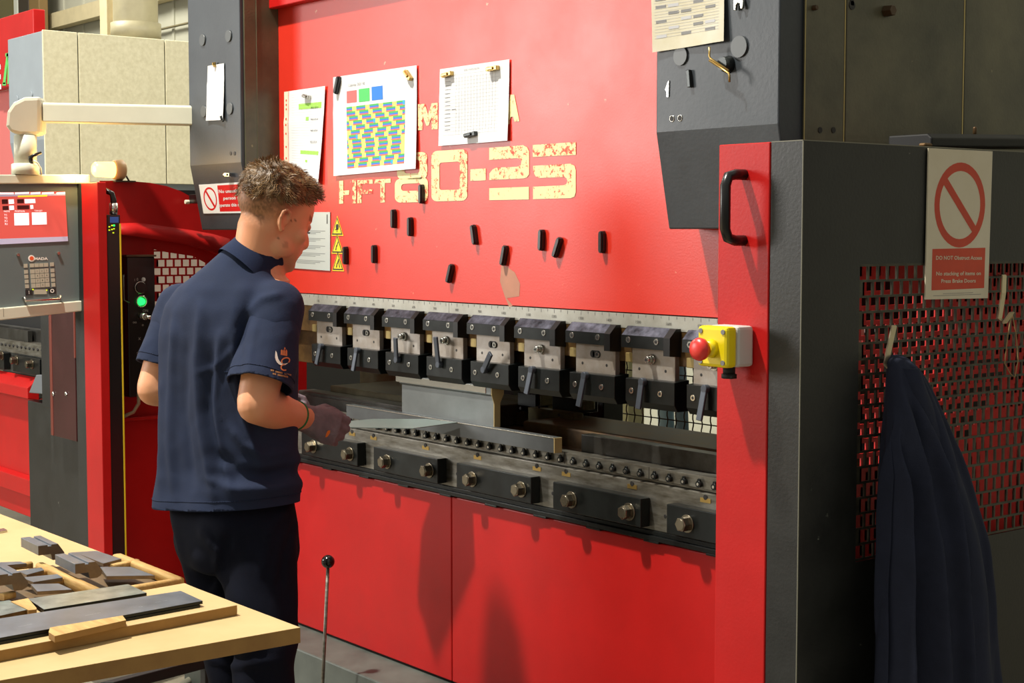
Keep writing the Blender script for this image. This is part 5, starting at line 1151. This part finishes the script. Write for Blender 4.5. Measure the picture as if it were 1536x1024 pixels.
def cut(c, n_, rad):
    fs = [q for q in bm.faces if (q.calc_center_median()-c).length < rad]
    g = set(fs); 
    for q in fs: g.update(q.verts); g.update(q.edges)
    bmesh.ops.bisect_plane(bm, geom=list(g), plane_co=c, plane_no=n_)
    rm = [q for q in bm.faces if (q.calc_center_median()-c).length < rad and (q.calc_center_median()-c).dot(n_) > 0]
    bmesh.ops.delete(bm, geom=rm, context='FACES')
cut(hp0, -hn, .32); bmT = bm
for sl_, S, E, k in ((SLV[0], Sr, Er, .80), (SLV[1], Sl, El, .74)):
    bm = bmesh.new(); bm.from_mesh(sl_)
    for v_ in bm.verts: v_.co += v_.normal*(noise.noise(v_.co*16)*.004+noise.noise(v_.co*40)*.001+fold(v_.co, SF[11:15])*.6)
    cut(S.lerp(E, k), (E-S).normalized(), .2); bm.to_mesh(sl_); bm.free(); bmT.from_mesh(sl_)
bm = bmT
for q in bm.faces: q.smooth = True
bm.to_mesh(sw); bm.free(); shirt = put('polo_shirt', sw, man, [NAVY])
def seamring(c, ax, rad, thick, name, par, mt):
    pass
# sleeve cuffs and hem band
sol = shirt.modifiers.new('cloth', 'SOLIDIFY'); sol.thickness = .004; sol.offset = -1
# stitched hems: a thin raised line a little above every edge
hb = bmesh.new(); hb.from_mesh(shirt.data)
for pc_, pn_, rad, off in ((hp0, hn, .32, .022), (Sr.lerp(Er, .80), -(Er-Sr).normalized(), .093, .022), (Sl.lerp(El, .74), -(El-Sl).normalized(), .08, .02)):
    b2 = hb.copy(); root = V(shirt['_o']); c = pc_+pn_*off-root
    g = [q for q in b2.faces if (q.calc_center_median()-c).length < rad]; gs = set(g)
    for q in g: gs.update(q.verts); gs.update(q.edges)
    res = bmesh.ops.bisect_plane(b2, geom=list(gs), plane_co=c, plane_no=pn_); w = M(NAVY)
    for e_ in res['geom_cut']:
        if isinstance(e_, bmesh.types.BMEdge):
            a_, b_ = [q.co+root+q.normal*.0006 for q in e_.verts]
            if (a_-b_).length > 1e-5: w.tube([a_, b_], .0009, 5)
    w.build('hem_stitch', shirt); b2.free()
hb.free()
# collar
ca = atD(3.747, 388, 381); cn = (Z1*.80+f*.42+r*.10+RGT*.18).normalized(); cx_ = (r-cn*r.dot(cn)).normalized(); cy_ = cn.cross(cx_)
w = M(mat('collar_knit', (33, 42, 66), .9, var=.06, vscale=40, bump=.4, bscale=700, spec=.15)); rings = []; n = 48
for h_, rr_ in ((-.060, .084), (-.040, .079), (-.018, .0735), (.004, .069), (.018, .0655), (.0205, .0625), (.012, .0605), (-.01, .062)):
    rings.append([w.bm.verts.new(ca+cn*(h_*(1+.25*math.sin(2*PI*k/n)))+cx_*rr_*.96*math.cos(2*PI*k/n)+cy_*rr_*1.0*math.sin(2*PI*k/n)) for k in range(n)])
w.rings(rings, cap=False); w.build('collar', shirt)
# ---- trousers
w = MB(); w.loft([sec(346, 735, 3.80, .17, .12), sec(352, 780, 3.80, .178, .128, 2.4), sec(358, 825, 3.80, .165, .122, 2.4), sec(362, 850, 3.80, .14, .11)], n=32)
for h_, k_, a_, kk in ((hr_, kr, ar, 0), (hl_, kl, al, 0)):
    w.tube([h_+Z1*.03, h_.lerp(k_, .5), k_, k_.lerp(a_, .5), a_+Z1*.0, a_-Z1*.03], [.100, .089, .075, .068, .064, .063], 24); w.sph(h_, .098, 20)
tm = remesh(w, .009, 6)
TF = [([(300, 790), (330, 830), (322, 900)], 7, .009), ([(345, 800), (330, 850), (318, 880)], 6, -.008), ([(430, 760), (400, 800), (392, 860)], 6, .008), ([(445, 780), (425, 830), (420, 880)], 5, -.007), ([(320, 960), (360, 975), (400, 968)], 6, .007), ([(310, 985), (350, 1000), (420, 990)], 6, .006)]
for v_ in tm.vertices:
    p_ = v_.co.copy(); v_.co += v_.normal*(noise.noise(V((p_.x*14, p_.y*14, p_.z*7)))*.010+math.sin(p_.z*60+p_.x*30)*.0022*sm(.75, .5, p_.z)+fold(p_, TF))
put('trousers', tm, man, [TROU])
for a_ in (ar, al):
    w = MB(); w.loft([(V((a_.x, a_.y, 0))-f*.03+Z1*.04, r*.045, Z1*.04), (V((a_.x, a_.y, 0))+f*.06+Z1*.045, r*.050, Z1*.045), (V((a_.x, a_.y, 0))+f*.17+Z1*.032, r*.05, Z1*.032), (V((a_.x, a_.y, 0))+f*.215+Z1*.022, r*.035, Z1*.022)], n=24, p=2.8); w.ell(V((a_.x, a_.y, .06))-f*.01, (.043, .05, .06), n=20)
    w.box((a_.x-.02, a_.y-.02, .0), (a_.x+.02, a_.y+.02, .03)); put('shoe', remesh(w, .006, 4), man, [SHOE])
# ---- glove on the right hand
for K, Wp, E in ((KR, Wr, Er), (KL, Wl, El)):
    w = MB(); d = (E-Wp).normalized(); K2 = dict(K); K2['f'] = [(fl, rad*1.17) for fl, rad in K['f']]
    w.loft([(Wp+d*.045, K['s']*.033, K['n']*.033), (Wp+d*.02, K['s']*.034, K['n']*.031), (K['w'], K['s']*.033, K['n']*.027), (K['c'], K['s']*.046, K['n']*.022), (K['e'], K['s']*.044, K['n']*.018)], n=28, p=2.3); hand(w, K2)
    gm = remesh(w, .0032, 3)
    for v_ in gm.vertices: v_.co += v_.normal*(noise.noise(v_.co*60)*.0022+noise.noise(v_.co*160)*.0008)
    gl = put('glove', gm, man, [GLV])
    w = M(mat('glove_green_cuff', (30, 110, 60), .8)); c = Wp+d*.045; R_ = orient(d); w.tube([c+R_@V((.0345*math.cos(k*PI/16), .0345*math.sin(k*PI/16), 0)) for k in range(33)], .0028, 8, cap=False); w.build('green_cuff_edge', gl)
# ---- marks laid on the cloth: points are pressed onto the surface underneath
def drape_on(objs):
    trees = []
    for o in objs:
        vs = [v_.co+V(o['_o']) for v_ in o.data.vertices]; trees.append(BVHTree.FromPolygons(vs, [p_.vertices[:] for p_ in o.data.polygons]))
    def hit(px, py):
        d = ray(px, py).normalized(); best = None
        for t_ in trees:
            h_ = t_.ray_cast(CAM, d)
            if h_[0] is not None and (best is None or h_[3] < best[3]): best = h_
        return best
    return hit
hit = drape_on([shirt])
def decal(w, pts, lift=.0012):
    vs = []
    for q in pts:
        h_ = hit(*q)
        if h_ is None: return
        vs.append(w.bm.verts.new(h_[0]+(CAM-h_[0]).normalized()*lift))
    w.face(vs)
def lz(x, y): return (390+x/12.8, 505+y/12.8)
EO = mat('embroidery_orange', (206, 120, 74), .7); EW = mat('embroidery_white', (222, 214, 204), .7); EB = mat('embroidery_brown', (170, 120, 70), .7)
w = M(EW)
fe = [(300, 265), (292, 330), (290, 400), (305, 450), (330, 495), (365, 525), (410, 545), (460, 545), (510, 525), (545, 495), (500, 510), (450, 515), (410, 500), (375, 465), (350, 420), (335, 360), (322, 300)]
for a_, b_, c, d_ in zip(fe[:8], fe[1:9], fe[::-1][:8], fe[::-1][1:9]): decal(w, [lz(*a_), lz(*b_), lz(*d_), lz(*c)])
w.m(EO)
def arcband(cx0, cy0, rx, ry, a0, a1, th, n=14, rot=0):
    for k in range(n):
        q = []
        for a_, m_ in ((a0+(a1-a0)*k/n, 1), (a0+(a1-a0)*(k+1)/n, 1), (a0+(a1-a0)*(k+1)/n, 0), (a0+(a1-a0)*k/n, 0)):
            t_ = math.radians(a_); x_ = (rx-(0 if m_ else th))*math.cos(t_); y_ = (ry-(0 if m_ else th))*math.sin(t_); c_, s_ = math.cos(rot), math.sin(rot); q.append(lz(cx0+x_*c_-y_*s_, cy0+x_*s_+y_*c_))
        decal(w, q)
arcband(492, 460, 92, 68, -200, 60, 24, rot=-.35); arcband(470, 585, 78, 68, 60, 290, 24)
for k in range(3): decal(w, [lz(400+k*44, 330+k*6), lz(400+k*44, 262+k*4), lz(418+k*44, 240), lz(436+k*44, 262+k*4), lz(436+k*44, 336+k*6)])
decal(w, [lz(395, 320), lz(525, 340), lz(520, 368), lz(400, 345)]); decal(w, [lz(460, 240), lz(470, 200), lz(486, 200), lz(490, 245)])
w.m(EB)
for k, (x_, y_) in enumerate(((205, 620), (300, 650), (470, 690))):
    L_ = (70, 150, 140)[k]
    for j in range(int(L_/17)): decal(w, [lz(x_+j*17, y_+j*3.6), lz(x_+j*17+12, y_+j*3.6+3), lz(x_+j*17+11, y_+j*3.6+35), lz(x_+j*17, y_+j*3.6+32)])
for k, (x_, y_, L_) in enumerate(((245, 688, 80), (340, 712, 215))):
    for j in range(int(L_/17)): decal(w, [lz(x_+j*17, y_+j*3.6), lz(x_+j*17+12, y_+j*3.6+3), lz(x_+j*17+11, y_+j*3.6+35), lz(x_+j*17, y_+j*3.6+32)])
w.build('sleeve_emblem', shirt, fix=False)
glv = [o for o in man.children if o.name.startswith('glove')][0]; hit = drape_on([glv])
w = M(mat('glove_orange_mark', (220, 120, 40), .6)); gz = lambda x, y: (420+x/7.31, 580+y/7.31)
decal(w, [gz(495, 555), gz(508, 510), gz(525, 480), gz(550, 475), gz(548, 505), gz(520, 548)]); w.build('orange_mark', glv, fix=False)
print('ARM', (Sr-Er).length, (Er-Wr).length, (Sl-El).length, 'sh', (Sr-Sl).length, 'P', P0, 'W', Wr, Wl, 'head top', H(0, 0, .14).z)
#@@END@@
# ------------------------------------------------------------------ light
wd = bpy.data.worlds.new('hall_light'); scn.world = wd; wd.use_nodes = True; nt = wd.node_tree; N = nt.nodes; L = nt.links
tc = N.new('ShaderNodeTexCoord'); sx = N.new('ShaderNodeSeparateXYZ'); L.new(tc.outputs['Generated'], sx.inputs[0])
r = N.new('ShaderNodeValToRGB'); r.color_ramp.elements[0].position = .42; r.color_ramp.elements[0].color = (.16, .15, .12, 1); r.color_ramp.elements[1].position = .62; r.color_ramp.elements[1].color = (1.0, .97, .86, 1)
mr = N.new('ShaderNodeMapRange'); mr.inputs[1].default_value = -1; mr.inputs[2].default_value = 1; L.new(sx.outputs[2], mr.inputs[0]); L.new(mr.outputs[0], r.inputs[0])
L.new(r.outputs[0], N['Background'].inputs[0]); N['Background'].inputs[1].default_value = .5
def area(name, loc, to, size, power, col=(1, .95, .84), sy=None):
    l = bpy.data.lights.new(name, 'AREA'); l.energy = power; l.color = col; l.size = size; l.shape = 'RECTANGLE'; l.size_y = sy or size
    o = bpy.data.objects.new(name, l); COL.objects.link(o); o.location = loc; o.rotation_euler = (V(to)-V(loc)).to_track_quat('-Z', 'Y').to_euler(); return o
area('high_bay_lamp', (0.1, -2.6, 6.6), (.9, 0, 1), .22, 690)
area('haze_lamp', (-5.7, -6.3, 2.9), (.9, 0, 1.9), 2.2, 350, (1, .97, .92), 2.4)  # unseen lamp, added so its reflection hazes the ram panel
pl = bpy.data.lights.new('beacon_glow', 'POINT'); pl.energy = 2; pl.color = (1, .62, .2); pl.shadow_soft_size = .03; po = bpy.data.objects.new('beacon_glow', pl); COL.objects.link(po); po.location = (-.74, -.42, 1.70)
area('rear_wall_fill', (-1.6, 2.8, 5.0), (-2.0, 4.0, .5), 1.2, 260)  # unseen lamp added to brighten the back wall behind the rear mesh
area('left_wall_fill', (-8, .6, 6.2), (-7.5, 4, 3.0), 1.5, 420)  # second added lamp, unseen, brightens the back wall at the left
scn.view_settings.view_transform = 'Standard'; scn.view_settings.look = 'None'; scn.view_settings.exposure = 0
for o in bpy.data.objects:
    if '_o' in o: del o['_o']
